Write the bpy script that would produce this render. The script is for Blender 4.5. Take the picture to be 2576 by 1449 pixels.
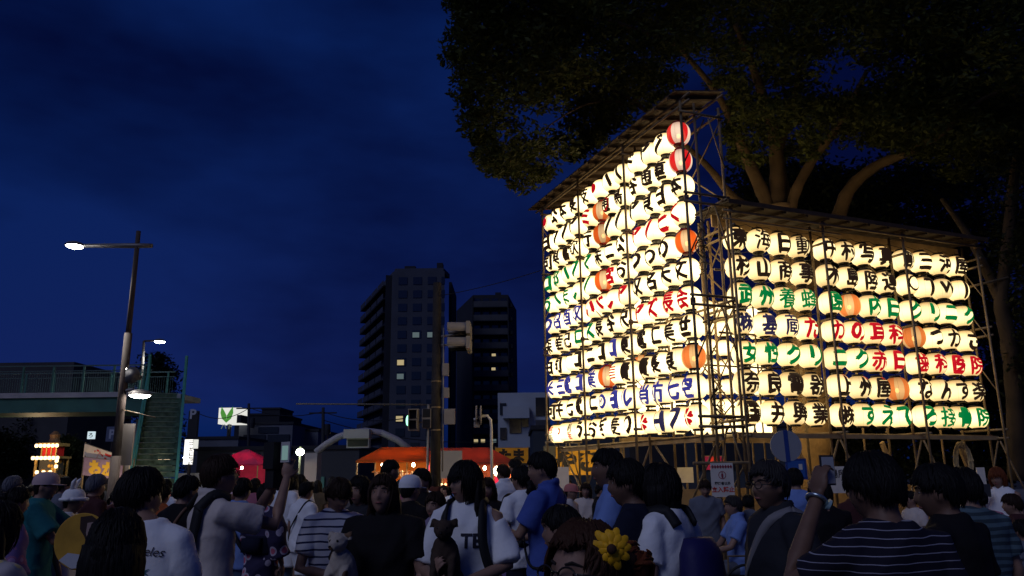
import bpy, bmesh, math, random
import numpy as np
from mathutils import Vector, Matrix, noise
R = math.radians
rng = random.Random(7)
for o in list(bpy.data.objects): bpy.data.objects.remove(o)
S = bpy.context.scene
COL = S.collection

# ---------------------------------------------------------------- camera
F_PX, PITCH, ROLL, EYE = 1988.0, R(13.3), R(0.70), 1.6      # focal length for a 2576 px wide frame
cam = bpy.data.cameras.new('camera'); cam_o = bpy.data.objects.new('camera', cam); COL.objects.link(cam_o)
cam.sensor_width = 36.0; cam.lens = 36.0 * F_PX / 2576.0
cam.clip_start = 0.05; cam.clip_end = 4000
cam_o.location = (0, 0, EYE)
cam_o.rotation_euler = (Matrix.Rotation(R(90) + PITCH, 3, 'X') @ Matrix.Rotation(-ROLL, 3, 'Z')).to_euler()
S.camera = cam_o

# ---------------------------------------------------------------- world: dusk sky
SUN_EL, SUN_AZ = R(-2.2), R(200)
w = bpy.data.worlds.new('World'); S.world = w; w.use_nodes = True
nt = w.node_tree; N = nt.nodes; L = nt.links
for n in list(N): N.remove(n)
out = N.new('ShaderNodeOutputWorld'); bg = N.new('ShaderNodeBackground'); bg.inputs[1].default_value = 0.125
sky = N.new('ShaderNodeTexSky'); sky.sky_type = 'NISHITA'; sky.sun_disc = False
sky.sun_elevation = SUN_EL; sky.sun_rotation = SUN_AZ; sky.ozone_density = 6.0; sky.dust_density = 0.3; sky.air_density = 1.0
tc = N.new('ShaderNodeTexCoord'); mp = N.new('ShaderNodeMapping'); mp.inputs['Scale'].default_value = (1.0, 1.0, 2.6)
mp.inputs['Location'].default_value = (0.35, 0.1, 0.2)
nz = N.new('ShaderNodeTexNoise'); nz.inputs['Scale'].default_value = 1.7; nz.inputs['Detail'].default_value = 5; nz.inputs['Roughness'].default_value = 0.52
rp = N.new('ShaderNodeValToRGB')
rp.color_ramp.elements[0].position = 0.38; rp.color_ramp.elements[0].color = (0.42, 0.38, 0.46, 1)
rp.color_ramp.elements[1].position = 0.63; rp.color_ramp.elements[1].color = (1.45, 1.75, 1.50, 1)
tint = N.new('ShaderNodeMix'); tint.data_type = 'RGBA'; tint.blend_type = 'MULTIPLY'; tint.inputs[0].default_value = 1
tint.inputs[7].default_value = (1.3, 2.6, 3.7, 1)
mul = N.new('ShaderNodeMix'); mul.data_type = 'RGBA'; mul.blend_type = 'MULTIPLY'; mul.inputs[0].default_value = 1
lo_ = N.new('ShaderNodeMix'); lo_.data_type = 'RGBA'; lo_.blend_type = 'LIGHTEN'; lo_.inputs[0].default_value = 1; lo_.inputs[7].default_value = (0.016, 0.068, 0.52, 1)
L.new(tc.outputs['Generated'], mp.inputs[0]); L.new(mp.outputs[0], nz.inputs['Vector']); L.new(nz.outputs['Fac'], rp.inputs[0])
L.new(sky.outputs[0], tint.inputs[6]); L.new(tint.outputs[2], lo_.inputs[6]); L.new(lo_.outputs[2], mul.inputs[6]); L.new(rp.outputs[0], mul.inputs[7])
L.new(mul.outputs[2], bg.inputs[0]); L.new(bg.outputs[0], out.inputs[0])

# the last afterglow behind the camera: one wide, very weak sun lamp
sun = bpy.data.lights.new('sun', 'SUN'); sun.energy = 0.56; sun.angle = R(28); sun.color = (0.66, 0.72, 1.0)
sun_o = bpy.data.objects.new('sun', sun); COL.objects.link(sun_o)
sun_o.rotation_euler = (R(50), 0, R(-38))

# ---------------------------------------------------------------- render settings
S.view_settings.view_transform = 'Standard'; S.view_settings.look = 'None'
S.view_settings.exposure = 0.0; S.view_settings.gamma = 1.0
S.render.engine = 'CYCLES'
S.cycles.use_denoising = True
S.cycles.max_bounces = 5; S.cycles.diffuse_bounces = 2; S.cycles.glossy_bounces = 2
S.cycles.transmission_bounces = 3; S.cycles.transparent_max_bounces = 6
S.cycles.sample_clamp_indirect = 3.0; S.cycles.use_light_tree = True

# ---------------------------------------------------------------- helpers
def at(px, py, depth):
    """world point on the line of sight of a point of the 2576x1449 photograph, at distance `depth` along +Y"""
    c, s = math.cos(ROLL), math.sin(ROLL)
    a, b = px - 1288, py - 724.5
    X = a * c - b * s; Y = a * s + b * c
    v = -Y / F_PX
    ry = math.cos(PITCH) - v * math.sin(PITCH); rz = math.sin(PITCH) + v * math.cos(PITCH)
    k = depth / ry
    return Vector((X / F_PX * k, depth, EYE + rz * k))

MATS = {}
def mat(name, col, rough=0.7, metal=0.0, emit=None, estr=0.0, bump=0.0, bscale=20.0, var=0.0, vscale=4.0, spec=0.3):
    if name in MATS: return MATS[name]
    m = bpy.data.materials.new(name); m.use_nodes = True; MATS[name] = m
    n = m.node_tree.nodes; l = m.node_tree.links; p = n['Principled BSDF']
    p.inputs['Base Color'].default_value = (*col, 1); p.inputs['Roughness'].default_value = rough
    p.inputs['Metallic'].default_value = metal; p.inputs['Specular IOR Level'].default_value = spec
    if emit:
        p.inputs['Emission Color'].default_value = (*emit, 1); p.inputs['Emission Strength'].default_value = estr
    if var or bump:
        t = n.new('ShaderNodeTexCoord')
    if var:
        a = n.new('ShaderNodeTexNoise'); a.inputs['Scale'].default_value = vscale; a.inputs['Detail'].default_value = 6
        l.new(t.outputs['Object'], a.inputs['Vector'])
        r = n.new('ShaderNodeValToRGB'); r.color_ramp.elements[0].position = 0.3; r.color_ramp.elements[1].position = 0.7
        r.color_ramp.elements[0].color = (*[c * (1 - var) for c in col], 1); r.color_ramp.elements[1].color = (*[min(1, c * (1 + var)) for c in col], 1)
        l.new(a.outputs['Fac'], r.inputs[0]); l.new(r.outputs[0], p.inputs['Base Color'])
    if bump:
        b = n.new('ShaderNodeTexNoise'); b.inputs['Scale'].default_value = bscale; b.inputs['Detail'].default_value = 3
        l.new(t.outputs['Object'], b.inputs['Vector'])
        bm_ = n.new('ShaderNodeBump'); bm_.inputs['Strength'].default_value = bump; bm_.inputs['Distance'].default_value = 0.02
        l.new(b.outputs['Fac'], bm_.inputs['Height']); l.new(bm_.outputs[0], p.inputs['Normal'])
    return m

def striped(name, c0, c1, freq, duty, axis='Z', rough=0.85, phase=0.0):
    """cloth with stripes across one object axis"""
    if name in MATS: return MATS[name]
    m = mat(name, c0, rough, bump=0.35, bscale=9)
    n = m.node_tree.nodes; l = m.node_tree.links; p = n['Principled BSDF']
    t = n.new('ShaderNodeTexCoord'); sx = n.new('ShaderNodeSeparateXYZ'); l.new(t.outputs['Object'], sx.inputs[0])
    nzz = n.new('ShaderNodeTexNoise'); nzz.inputs['Scale'].default_value = 5; l.new(t.outputs['Object'], nzz.inputs['Vector'])
    wob = n.new('ShaderNodeMath'); wob.operation = 'MULTIPLY_ADD'; wob.inputs[1].default_value = 0.03
    l.new(nzz.outputs['Fac'], wob.inputs[0]); l.new(sx.outputs[axis], wob.inputs[2])
    mu = n.new('ShaderNodeMath'); mu.operation = 'MULTIPLY_ADD'; mu.inputs[1].default_value = freq; mu.inputs[2].default_value = phase
    l.new(wob.outputs[0], mu.inputs[0])
    fr = n.new('ShaderNodeMath'); fr.operation = 'FRACT'; l.new(mu.outputs[0], fr.inputs[0])
    lt = n.new('ShaderNodeMath'); lt.operation = 'LESS_THAN'; lt.inputs[1].default_value = duty; l.new(fr.outputs[0], lt.inputs[0])
    mx = n.new('ShaderNodeMix'); mx.data_type = 'RGBA'; mx.inputs[6].default_value = (*c0, 1); mx.inputs[7].default_value = (*c1, 1)
    l.new(lt.outputs[0], mx.inputs[0]); l.new(mx.outputs[2], p.inputs['Base Color'])
    return m

def patterned(name, cols, scale=14.0, rough=0.85):
    """cloth with a flower-like blotch print"""
    if name in MATS: return MATS[name]
    m = mat(name, cols[0], rough, bump=0.3, bscale=9)
    n = m.node_tree.nodes; l = m.node_tree.links; p = n['Principled BSDF']
    t = n.new('ShaderNodeTexCoord'); v = n.new('ShaderNodeTexVoronoi'); v.inputs['Scale'].default_value = scale
    l.new(t.outputs['Object'], v.inputs['Vector'])
    r = n.new('ShaderNodeValToRGB'); r.color_ramp.interpolation = 'CONSTANT'
    e = r.color_ramp.elements
    e[0].position = 0; e[0].color = (*cols[1], 1); e[1].position = 0.26; e[1].color = (*cols[2], 1)
    e2 = e.new(0.40); e2.color = (*cols[0], 1)
    l.new(v.outputs['Distance'], r.inputs[0]); l.new(r.outputs[0], p.inputs['Base Color'])
    return m

def glow(name, col, strength):
    if name in MATS: return MATS[name]
    m = bpy.data.materials.new(name); m.use_nodes = True; MATS[name] = m
    n = m.node_tree.nodes
    for x in list(n): n.remove(x)
    o = n.new('ShaderNodeOutputMaterial'); e = n.new('ShaderNodeEmission')
    e.inputs[0].default_value = (*col, 1); e.inputs[1].default_value = strength
    m.node_tree.links.new(e.outputs[0], o.inputs[0]); return m

class MB:
    """collects shapes and links them as ONE mesh object"""
    def __init__(s): s.v = []; s.f = []; s.m = []; s.cur = 0
    def add(s, vs, fs):
        b = len(s.v); s.v.extend([tuple(x) for x in vs]); s.f.extend([tuple(b + i for i in f) for f in fs]); s.m.extend([s.cur] * len(fs)); return s
    def box(s, c, d, rot=None, bev=0.0):
        x, y, z = [q / 2 for q in d]; c = Vector(c)
        vs = [Vector((i * x, j * y, k * z)) for i in (-1, 1) for j in (-1, 1) for k in (-1, 1)]
        if rot is not None: vs = [rot @ q for q in vs]
        return s.add([c + q for q in vs], [(0, 1, 3, 2), (4, 6, 7, 5), (0, 4, 5, 1), (2, 3, 7, 6), (0, 2, 6, 4), (1, 5, 7, 3)])
    def obox(s, p0, p1, wdt, hgt, up=(0, 0, 1)):
        """bar of rectangular section from p0 to p1"""
        p0, p1, up = Vector(p0), Vector(p1), Vector(up); d = (p1 - p0).normalized(); a = d.cross(up).normalized(); b = a.cross(d)
        q = [a * (i * wdt / 2) + b * (j * hgt / 2) for i, j in ((-1, -1), (1, -1), (1, 1), (-1, 1))]
        return s.add([p0 + x for x in q] + [p1 + x for x in q], [(3, 2, 1, 0), (4, 5, 6, 7), (0, 1, 5, 4), (1, 2, 6, 5), (2, 3, 7, 6), (3, 0, 4, 7)])
    def path(s, pts, rad, n=10, caps=True, sq=None):
        """tube along pts, one radius per point; sq = (rx, ry) factors of the section"""
        pts = [Vector(p) for p in pts]; k = len(pts)
        if not hasattr(rad, '__len__'): rad = [rad] * k
        prev = None; rings = []
        for i in range(k):
            t = (pts[min(i + 1, k - 1)] - pts[max(i - 1, 0)]).normalized()
            if prev is None:
                h = Vector((0, 0, 1)) if abs(t.z) < 0.9 else Vector((0, 1, 0)); a = t.cross(h).normalized()
            else:
                a = (prev - t * prev.dot(t)).normalized()
            prev = a; b = t.cross(a)
            rings.append([pts[i] + a * (rad[i] * math.cos(2 * math.pi * j / n)) + b * (rad[i] * math.sin(2 * math.pi * j / n)) for j in range(n)])
        vs = [q for r in rings for q in r]
        fs = [(i * n + j, i * n + (j + 1) % n, (i + 1) * n + (j + 1) % n, (i + 1) * n + j) for i in range(k - 1) for j in range(n)]
        if caps: fs += [tuple(range(n - 1, -1, -1)), tuple((k - 1) * n + j for j in range(n))]
        return s.add(vs, fs)
    def tube(s, p0, p1, r0, r1=None, n=10): return s.path([p0, p1], [r0, r0 if r1 is None else r1], n)
    def lathe(s, c, prof, n=24, caps=True):
        """prof = [(r, z)...] bottom to top"""
        c = Vector(c); k = len(prof)
        vs = [c + Vector((r * math.cos(2 * math.pi * j / n), r * math.sin(2 * math.pi * j / n), z)) for r, z in prof for j in range(n)]
        fs = [(i * n + j, i * n + (j + 1) % n, (i + 1) * n + (j + 1) % n, (i + 1) * n + j) for i in range(k - 1) for j in range(n)]
        if caps: fs += [tuple(range(n - 1, -1, -1)), tuple((k - 1) * n + j for j in range(n))]
        return s.add(vs, fs)
    def ell(s, c, r, rot=None, n=16, m=10):
        c = Vector(c); vs = []
        for i in range(m + 1):
            th = math.pi * i / m - math.pi / 2
            for j in range(n):
                ph = 2 * math.pi * j / n
                q = Vector((r[0] * math.cos(th) * math.cos(ph), r[1] * math.cos(th) * math.sin(ph), r[2] * math.sin(th)))
                vs.append(c + (rot @ q if rot is not None else q))
        fs = [(i * n + j, i * n + (j + 1) % n, (i + 1) * n + (j + 1) % n, (i + 1) * n + j) for i in range(m) for j in range(n)]
        return s.add(vs, fs)
    def rings(s, rs, n=20):
        """closed loft of elliptical rings (cx, cy, z, rx, ry)"""
        vs = []
        for cx, cy, z, rx, ry in rs:
            for j in range(n):
                a = 2 * math.pi * j / n
                ca, sa = math.cos(a), math.sin(a)
                vs.append((cx + rx * math.copysign(abs(ca) ** 0.85, ca), cy + ry * math.copysign(abs(sa) ** 0.85, sa), z))
        k = len(rs)
        fs = [(i * n + j, i * n + (j + 1) % n, (i + 1) * n + (j + 1) % n, (i + 1) * n + j) for i in range(k - 1) for j in range(n)]
        fs += [tuple(range(n - 1, -1, -1)), tuple((k - 1) * n + j for j in range(n))]
        return s.add(vs, fs)
    def prism(s, poly, d0, d1, frame):
        """polygon [(a, b)] extruded; frame = (origin, axis_a, axis_b, axis_n)"""
        o, ax, bx, nx = [Vector(q) for q in frame]; k = len(poly)
        vs = [o + ax * a + bx * b + nx * d0 for a, b in poly] + [o + ax * a + bx * b + nx * d1 for a, b in poly]
        fs = [tuple(range(k - 1, -1, -1)), tuple(range(k, 2 * k))] + [(i, (i + 1) % k, k + (i + 1) % k, k + i) for i in range(k)]
        return s.add(vs, fs)
    def mesh(s, name, off=(0, 0, 0)):
        me = bpy.data.meshes.new(name); o = Vector(off)
        me.from_pydata([(a - o.x, b - o.y, c - o.z) for a, b, c in s.v], [], s.f)
        return me
    def build(s, name, mats, parent=None, loc=None, smooth=False, local=False):
        """parent given: vertices are world points (local=False) or points of the root's own frame"""
        if not isinstance(mats, (list, tuple)): mats = [mats]
        if parent is not None: off = (0, 0, 0) if local else root_of(parent)['base']
        else: off = loc if loc is not None else (0, 0, 0)
        me = s.mesh(name, off)
        for m in mats: me.materials.append(m)
        if len(mats) > 1: me.polygons.foreach_set('material_index', s.m)
        if smooth: me.polygons.foreach_set('use_smooth', [True] * len(me.polygons))
        o = bpy.data.objects.new(name, me); COL.objects.link(o)
        if parent is not None: o.parent = parent
        else: o.location = off; o['base'] = tuple(off)
        return o

def root_of(o):
    while o.parent is not None: o = o.parent
    return o
def tag(o, label, cat, group=None, kind=None):
    if label: o['label'] = label
    if cat: o['category'] = cat
    if group: o['group'] = group
    if kind: o['kind'] = kind
    return o
def thing(name, label, cat, loc=(0, 0, 0), group=None, rotz=0.0):
    o = bpy.data.objects.new(name, None); COL.objects.link(o); o.location = loc; o.rotation_euler = (0, 0, rotz)
    o.empty_display_size = 0.2; o['base'] = tuple(loc)
    return tag(o, label, cat, group)
def struct(o): o['kind'] = 'structure'; return o
NUM = ['one', 'two', 'three', 'four', 'five', 'six', 'seven', 'eight', 'nine', 'ten', 'eleven', 'twelve']
ORD = ['first', 'second', 'third', 'fourth', 'fifth', 'sixth', 'seventh', 'eighth', 'ninth', 'tenth', 'eleventh', 'twelfth']

# text as meshes (the font that ships with Blender)
TMP = bpy.data.scenes.new('tmp')
def eval_mesh(o):
    TMP.collection.objects.link(o); vl = TMP.view_layers[0]; vl.update()
    dg = vl.depsgraph; dg.update()
    me = bpy.data.meshes.new_from_object(o.evaluated_get(dg)); TMP.collection.objects.unlink(o)
    return me
def glyph_mesh(txt, size, bold=0.0, wide=1.0, space=1.0):
    """flat text mesh centred on its own bounding box in the XY plane"""
    c = bpy.data.curves.new('t', 'FONT'); c.body = txt; c.size = 1.0; c.offset = bold; c.space_character = space; c.resolution_u = 3
    o = bpy.data.objects.new('t', c); me = eval_mesh(o); bpy.data.objects.remove(o); bpy.data.curves.remove(c)
    co = np.zeros(len(me.vertices) * 3); me.vertices.foreach_get('co', co); co = co.reshape(-1, 3)
    mid = (co.min(0) + co.max(0)) / 2; co -= mid
    co *= size; co[:, 0] *= wide
    me.vertices.foreach_set('co', co.ravel()); return me, co.max(0) * 2
def sign_text(name, txt, m, parent, origin, ax, up, size, bold=0.02, wide=1.0, depth=0.0, space=1.0):
    """text lying on a plane; origin is its centre in world space"""
    me, ext = glyph_mesh(txt, size, bold, wide, space)
    ax, up = Vector(ax).normalized(), Vector(up).normalized(); nx = ax.cross(up)
    base = Vector(root_of(parent)['base']); o0 = Vector(origin) - base + nx * depth
    for v in me.vertices: v.co = o0 + ax * v.co.x + up * v.co.y
    me.name = name; me.materials.append(m)
    o = bpy.data.objects.new(name, me); COL.objects.link(o); o.parent = parent; return o

# ---------------------------------------------------------------- ground
def ground_mat():
    m = mat('asphalt', (0.045, 0.045, 0.05), 0.85, var=0.35, vscale=1.3, bump=0.3, bscale=60); return m
g = MB(); g.add([(-1500, -60, 0), (1500, -60, 0), (1500, 2600, 0), (-1500, 2600, 0)], [(0, 1, 2, 3)])
struct(g.build('ground', mat('soil', (0.04, 0.04, 0.042), 0.95, var=0.2, vscale=0.2)))
g = MB(); g.add([(-60, -20, .004), (2.6, -20, .004), (2.6, 60, .004), (-60, 60, .004)], [(0, 1, 2, 3)])
struct(g.build('road', ground_mat()))
g = MB(); g.box((27.6, 20, 0.06), (50 - .004, 79.9, 0.14)); struct(g.build('pavement', mat('paving', (0.16, 0.15, 0.14), 0.85, var=0.25, vscale=2.0, bump=0.3, bscale=30)))
g = MB(); g.box((2.52, 20, 0.06), (0.16, 79.8, 0.15)); struct(g.build('kerb', mat('kerb_stone', (0.3, 0.3, 0.3), 0.8, var=0.2, vscale=6)))
g = MB()
for i in range(11):
    x = -8.2 + i * 0.9; g.add([(x, 13.0, .008), (x + .45, 13.0, .008), (x + .45, 17.0, .008), (x, 17.0, .008)], [(0, 1, 2, 3)])
struct(g.build('road_crossing', mat('road_paint', (0.62, 0.62, 0.6), 0.7, var=0.2, vscale=9)))

# ---------------------------------------------------------------- lanterns
def paper_mat(name, stripes=None, base=(1.0, 0.64, 0.23), hot=(1.0, 0.80, 0.43), lo=0.75, hi=1.45, thin=0.0):
    m = bpy.data.materials.new(name); m.use_nodes = True; MATS[name] = m
    n = m.node_tree.nodes; l = m.node_tree.links
    for x in list(n): n.remove(x)
    def math_(op, a=None, b=None, c=None):
        q = n.new('ShaderNodeMath'); q.operation = op
        for i, x in enumerate((a, b, c)):
            if x is None: continue
            if isinstance(x, (int, float)): q.inputs[i].default_value = x
            else: l.new(x, q.inputs[i])
        return q.outputs[0]
    tcn = n.new('ShaderNodeTexCoord'); sp = n.new('ShaderNodeSeparateXYZ'); l.new(tcn.outputs['Object'], sp.inputs[0])
    info = n.new('ShaderNodeObjectInfo')
    # glow falls off towards the caps, strongest round the bulb
    zz = math_('ADD', sp.outputs['Z'], 0.02); z2 = math_('MULTIPLY', zz, zz); fall = math_('MULTIPLY_ADD', z2, -23.0, 1.0); fall = math_('MAXIMUM', fall, 0.0)
    nzn = n.new('ShaderNodeTexNoise'); nzn.inputs['Scale'].default_value = 5.0; l.new(tcn.outputs['Object'], nzn.inputs['Vector'])
    f2 = math_('MULTIPLY', fall, math_('MULTIPLY_ADD', nzn.outputs['Fac'], 0.5, 0.75))
    st = math_('MULTIPLY_ADD', f2, hi - lo, lo)
    rnd = math_('MULTIPLY_ADD', info.outputs['Random'], 0.5, 0.75); st = math_('MULTIPLY', st, rnd)
    # bamboo hoops (fine) and the paper seams (meridians)
    hoop = math_('FRACT', math_('MULTIPLY', sp.outputs['Z'], 38.0)); hoop = math_('LESS_THAN', hoop, 0.22)
    ang = math_('ARCTAN2', sp.outputs['Y'], sp.outputs['X']); seam = math_('FRACT', math_('MULTIPLY', ang, 8 / (2 * math.pi))); 
    seam = math_('LESS_THAN', seam, 0.035)
    dim = math_('SUBTRACT', 1.0, math_('MAXIMUM', math_('MULTIPLY', hoop, 0.10), math_('MULTIPLY', seam, 0.42)))
    st = math_('MULTIPLY', st, dim)
    mx = n.new('ShaderNodeMix'); mx.data_type = 'RGBA'; l.new(fall, mx.inputs[0]); mx.inputs[6].default_value = (*base, 1); mx.inputs[7].default_value = (*hot, 1)
    colr = mx.outputs[2]
    if stripes:
        fr = math_('FRACT', math_('MULTIPLY_ADD', ang, stripes[1] / (2 * math.pi), 0.18)); isr = math_('LESS_THAN', fr, stripes[2])
        m2 = n.new('ShaderNodeMix'); m2.data_type = 'RGBA'; l.new(isr, m2.inputs[0]); l.new(colr, m2.inputs[6]); m2.inputs[7].default_value = (*stripes[0], 1)
        colr = m2.outputs[2]
    e = n.new('ShaderNodeEmission'); l.new(colr, e.inputs[0]); l.new(st, e.inputs[1])
    o = n.new('ShaderNodeOutputMaterial'); fin = e.outputs[0]
    d = n.new('ShaderNodeBsdfDiffuse'); d.inputs[0].default_value = (0.05, 0.03, 0.02, 1) if stripes else (0.22, 0.19, 0.14, 1)
    ad = n.new('ShaderNodeAddShader'); l.new(fin, ad.inputs[0]); l.new(d.outputs[0], ad.inputs[1]); fin = ad.outputs[0]
    if thin:
        tr = n.new('ShaderNodeBsdfTransparent'); tr.inputs[0].default_value = (1, 0.75, 0.5, 1)
        ms = n.new('ShaderNodeMixShader'); ms.inputs[0].default_value = thin; l.new(fin, ms.inputs[1]); l.new(tr.outputs[0], ms.inputs[2]); fin = ms.outputs[0]
    l.new(fin, o.inputs[0]); return m
PAPER = {
    'W': paper_mat('lit_white_paper', lo=0.85, hi=3.0),
    'B': paper_mat('lit_cream_paper', base=(1.0, 0.58, 0.18), hot=(1.0, 0.78, 0.38), lo=0.66, hi=1.9),
    'O': paper_mat('lit_orange_striped_paper', stripes=((1.0, 0.13, 0.012), 4, 0.5), base=(1.0, 0.52, 0.2), hot=(1.0, 0.66, 0.32), lo=0.42, hi=1.0, thin=0.10),
    'RW': paper_mat('lit_red_striped_paper', stripes=((0.80, 0.012, 0.015), 4, 0.45), base=(1.0, 0.6, 0.42), hot=(1.0, 0.76, 0.55), lo=0.5, hi=1.1, thin=0.10),
    'P': paper_mat('lit_pale_orange_paper', stripes=((1.0, 0.24, 0.045), 4, 0.5), base=(1.0, 0.46, 0.14), hot=(1.0, 0.58, 0.22), lo=0.45, hi=1.0, thin=0.10),
}
INK = {}
for k, c, e in (('k', (0.012, 0.008, 0.006), (0.016, 0.008, 0.004)), ('g', (0.0, 0.12, 0.03), (0.0, 0.17, 0.035)),
                ('r', (0.35, 0.005, 0.012), (0.50, 0.004, 0.012)), ('b', (0.02, 0.025, 0.18), (0.035, 0.035, 0.22)), ('n', (0.012, 0.012, 0.06), (0.02, 0.016, 0.05))):
    INK[k] = mat('backlit_ink_' + k, c, 0.7, emit=e, estr=1.0, var=0.25, vscale=25)
CAPM = mat('black_lantern_ring', (0.012, 0.010, 0.009), 0.45)
CAPR = mat('red_lantern_ring', (0.30, 0.012, 0.01), 0.5)
BULB = glow('bulb_glow', (1.0, 0.62, 0.25), 9.0)
R_L, H_L = 0.209, 0.199
def lr(z):
    t = min(1.0, abs(z) / H_L)
    return 0.088 + (R_L - 0.088) * (1 - t ** 2.2) ** 0.62
prof = [(lr(H_L * math.sin(math.pi / 2 * t)), H_L * math.sin(math.pi / 2 * t)) for t in np.linspace(-1, 1, 19)]
lm = MB().lathe((0, 0, 0), prof, 36, caps=False); BODY_ME = {}
def body_mesh(kind):
    if kind not in BODY_ME:
        me = lm.mesh('lantern_paper'); me.materials.append(PAPER[kind]); me.polygons.foreach_set('use_smooth', [True] * len(me.polygons)); BODY_ME[kind] = me
    return BODY_ME[kind]
def ring_mesh(name, z0, z1, r, m):
    me = MB().lathe((0, 0, 0), [(r, z0), (r + .004, z0 + .006), (r + .004, z1 - .006), (r, z1)], 18).mesh(name); me.materials.append(m); return me
RINGS = {}
for key, m in (('k', CAPM), ('r', CAPR)):
    RINGS[key] = (ring_mesh('top_ring', H_L - .008, H_L + .036, .094, m), ring_mesh('bottom_ring', -H_L - .026, -H_L + .008, .094, m))
hook_me = MB().path([(0, 0, H_L + .02), (0.03, 0, H_L + .07), (0, 0, H_L + .095)], .004, 5).mesh('hanging_hook'); hook_me.materials.append(CAPM)
bulb_me = MB().ell((0, 0, -.03), (.036, .036, .046), n=10, m=6).mesh('bulb'); bulb_me.materials.append(BULB)

GL = {}
def brush(me, r_):
    """thickens a glyph the way a loaded brush does: five laps of the stroke, each a hair above the last"""
    V = [v.co.copy() for v in me.vertices]; F_ = [tuple(p.vertices) for p in me.polygons]; vs = []; fs = []
    for k, (dx, dy) in enumerate(((0, 0), (1, .5), (-.5, 1), (-1, -.5), (.5, -1))):
        b = len(vs); vs += [(c.x + dx * r_, c.y + dy * r_, .0012 * k) for c in V]; fs += [tuple(b + i for i in f) for f in F_]
    me.clear_geometry(); me.from_pydata(vs, [], fs)
def cut_grid(me, step=0.024):
    bm = bmesh.new(); bm.from_mesh(me)
    for ax in (0, 1):
        for k in range(-7, 8):
            no = [0, 0, 0]; no[ax] = 1; co = [0, 0, 0]; co[ax] = k * step
            bmesh.ops.bisect_plane(bm, geom=bm.verts[:] + bm.edges[:] + bm.faces[:], plane_co=co, plane_no=no)
    bm.to_mesh(me); bm.free(); return me
def wrap(me, lift=0.006):
    for v in me.vertices:
        x, z = v.co.x, v.co.y; a = x / R_L; r = lr(z) + lift + v.co.z
        v.co = (r * math.sin(a), -r * math.cos(a), z)
def painted(ch, ink):
    """character or mark wrapped round the paper, as mesh data; ink per mark"""
    key = (ch, ink)
    if key in GL: return GL[key]
    if ch in ('disc', 'ringdisc', 'stripes', 'crest', 'enclogo', 'flame', 'ploop'):
        b = MB()
        fr = ((0, 0, 0), (1, 0, 0), (0, 1, 0), (0, 0, 1))
        def flat(poly, h=0.0): b.add([(x, y, h) for x, y in poly], [tuple(range(len(poly)))])
        def annulus(r0, r1, k=32, cx=0, cy=0, h=0.0):
            b.add([(cx + r * math.cos(2 * math.pi * j / k), cy + r * math.sin(2 * math.pi * j / k), h) for r in (r0, r1) for j in range(k)],
                  [(j, (j + 1) % k, k + (j + 1) % k, k + j) for j in range(k)])
        circ = lambda r, cx=0, cy=0: [(cx + r * math.cos(2 * math.pi * j / 32), cy + r * math.sin(2 * math.pi * j / 32)) for j in range(32)]
        if ch == 'disc': flat(circ(.105))
        elif ch == 'ringdisc': flat(circ(.105)); annulus(.118, .132)
        elif ch == 'stripes':
            for k in range(5): flat([(-.13, -.115 + k * .052), (.13, -.115 + k * .052), (.13, -.085 + k * .052), (-.13, -.085 + k * .052)])
        elif ch == 'crest':
            for k in range(5):
                a0 = math.pi / 2 + k * 2 * math.pi / 5; pts = [(0.015 * math.cos(a0), .015 * math.sin(a0))]
                for t, r in ((-.52, .105), (-.40, .145), (-.2, .152), (0, .135), (.2, .152), (.40, .145), (.52, .105)): pts.append((r * math.cos(a0 + t), r * math.sin(a0 + t)))
                flat(pts)
        elif ch == 'enclogo':
            annulus(.09, .145)
            flat([(-.05, -.06), (-.02, -.06), (.0, .01), (.03, -.06), (.06, .06), (.03, .06), (.012, 0), (-.012, .06), (-.03, .06)])
        elif ch == 'ploop':
            annulus(.035, .075, cx=.0, cy=.03); flat([(-.075, .03), (-.04, .03), (-.03, -.13), (-.06, -.14)])
        me = b.mesh('painted_mark')
    else:
        me, ext = glyph_mesh(ch, 1.0, 0.0); nv = len(me.vertices); r_ = .048 if nv < 60 else .035 if nv < 110 else .020
        s = min(0.375 / max(ext[1] + 2 * r_, 0.64), 0.385 / max(ext[0] + 2 * r_, 0.62))
        brush(me, r_)
        for v in me.vertices: v.co *= s
    cut_grid(me); wrap(me); me.materials.append(INK[ink]); me.name = 'painted_character'
    GL[key] = me; return me
SMALL = {}
def small(ch, ink, cx, cy, size, lift=0.004):
    key = (ch, ink, cx, cy, size)
    if key not in SMALL:
        me, ext = glyph_mesh(ch, size, 0.0); brush(me, .016 * size)
        for v in me.vertices: v.co.x += cx; v.co.y += cy
        cut_grid(me); wrap(me, lift); me.materials.append(INK[ink]); me.name = 'painted_character'; SMALL[key] = me
    return SMALL[key]
INKNAME = {'k': 'black', 'g': 'green', 'r': 'red', 'b': 'blue', 'n': 'dark navy'}
MARKNAME = {'disc': 'a plain red disc', 'ringdisc': 'a ringed red disc', 'stripes': 'dark red stripes', 'crest': 'a red five-petal crest', 'enclogo': 'a blue ringed letter mark', 'ploop': 'a red loop mark'}
def child(name, me, parent):
    o = bpy.data.objects.new(name, me); COL.objects.link(o); o.parent = parent; return o
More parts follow.
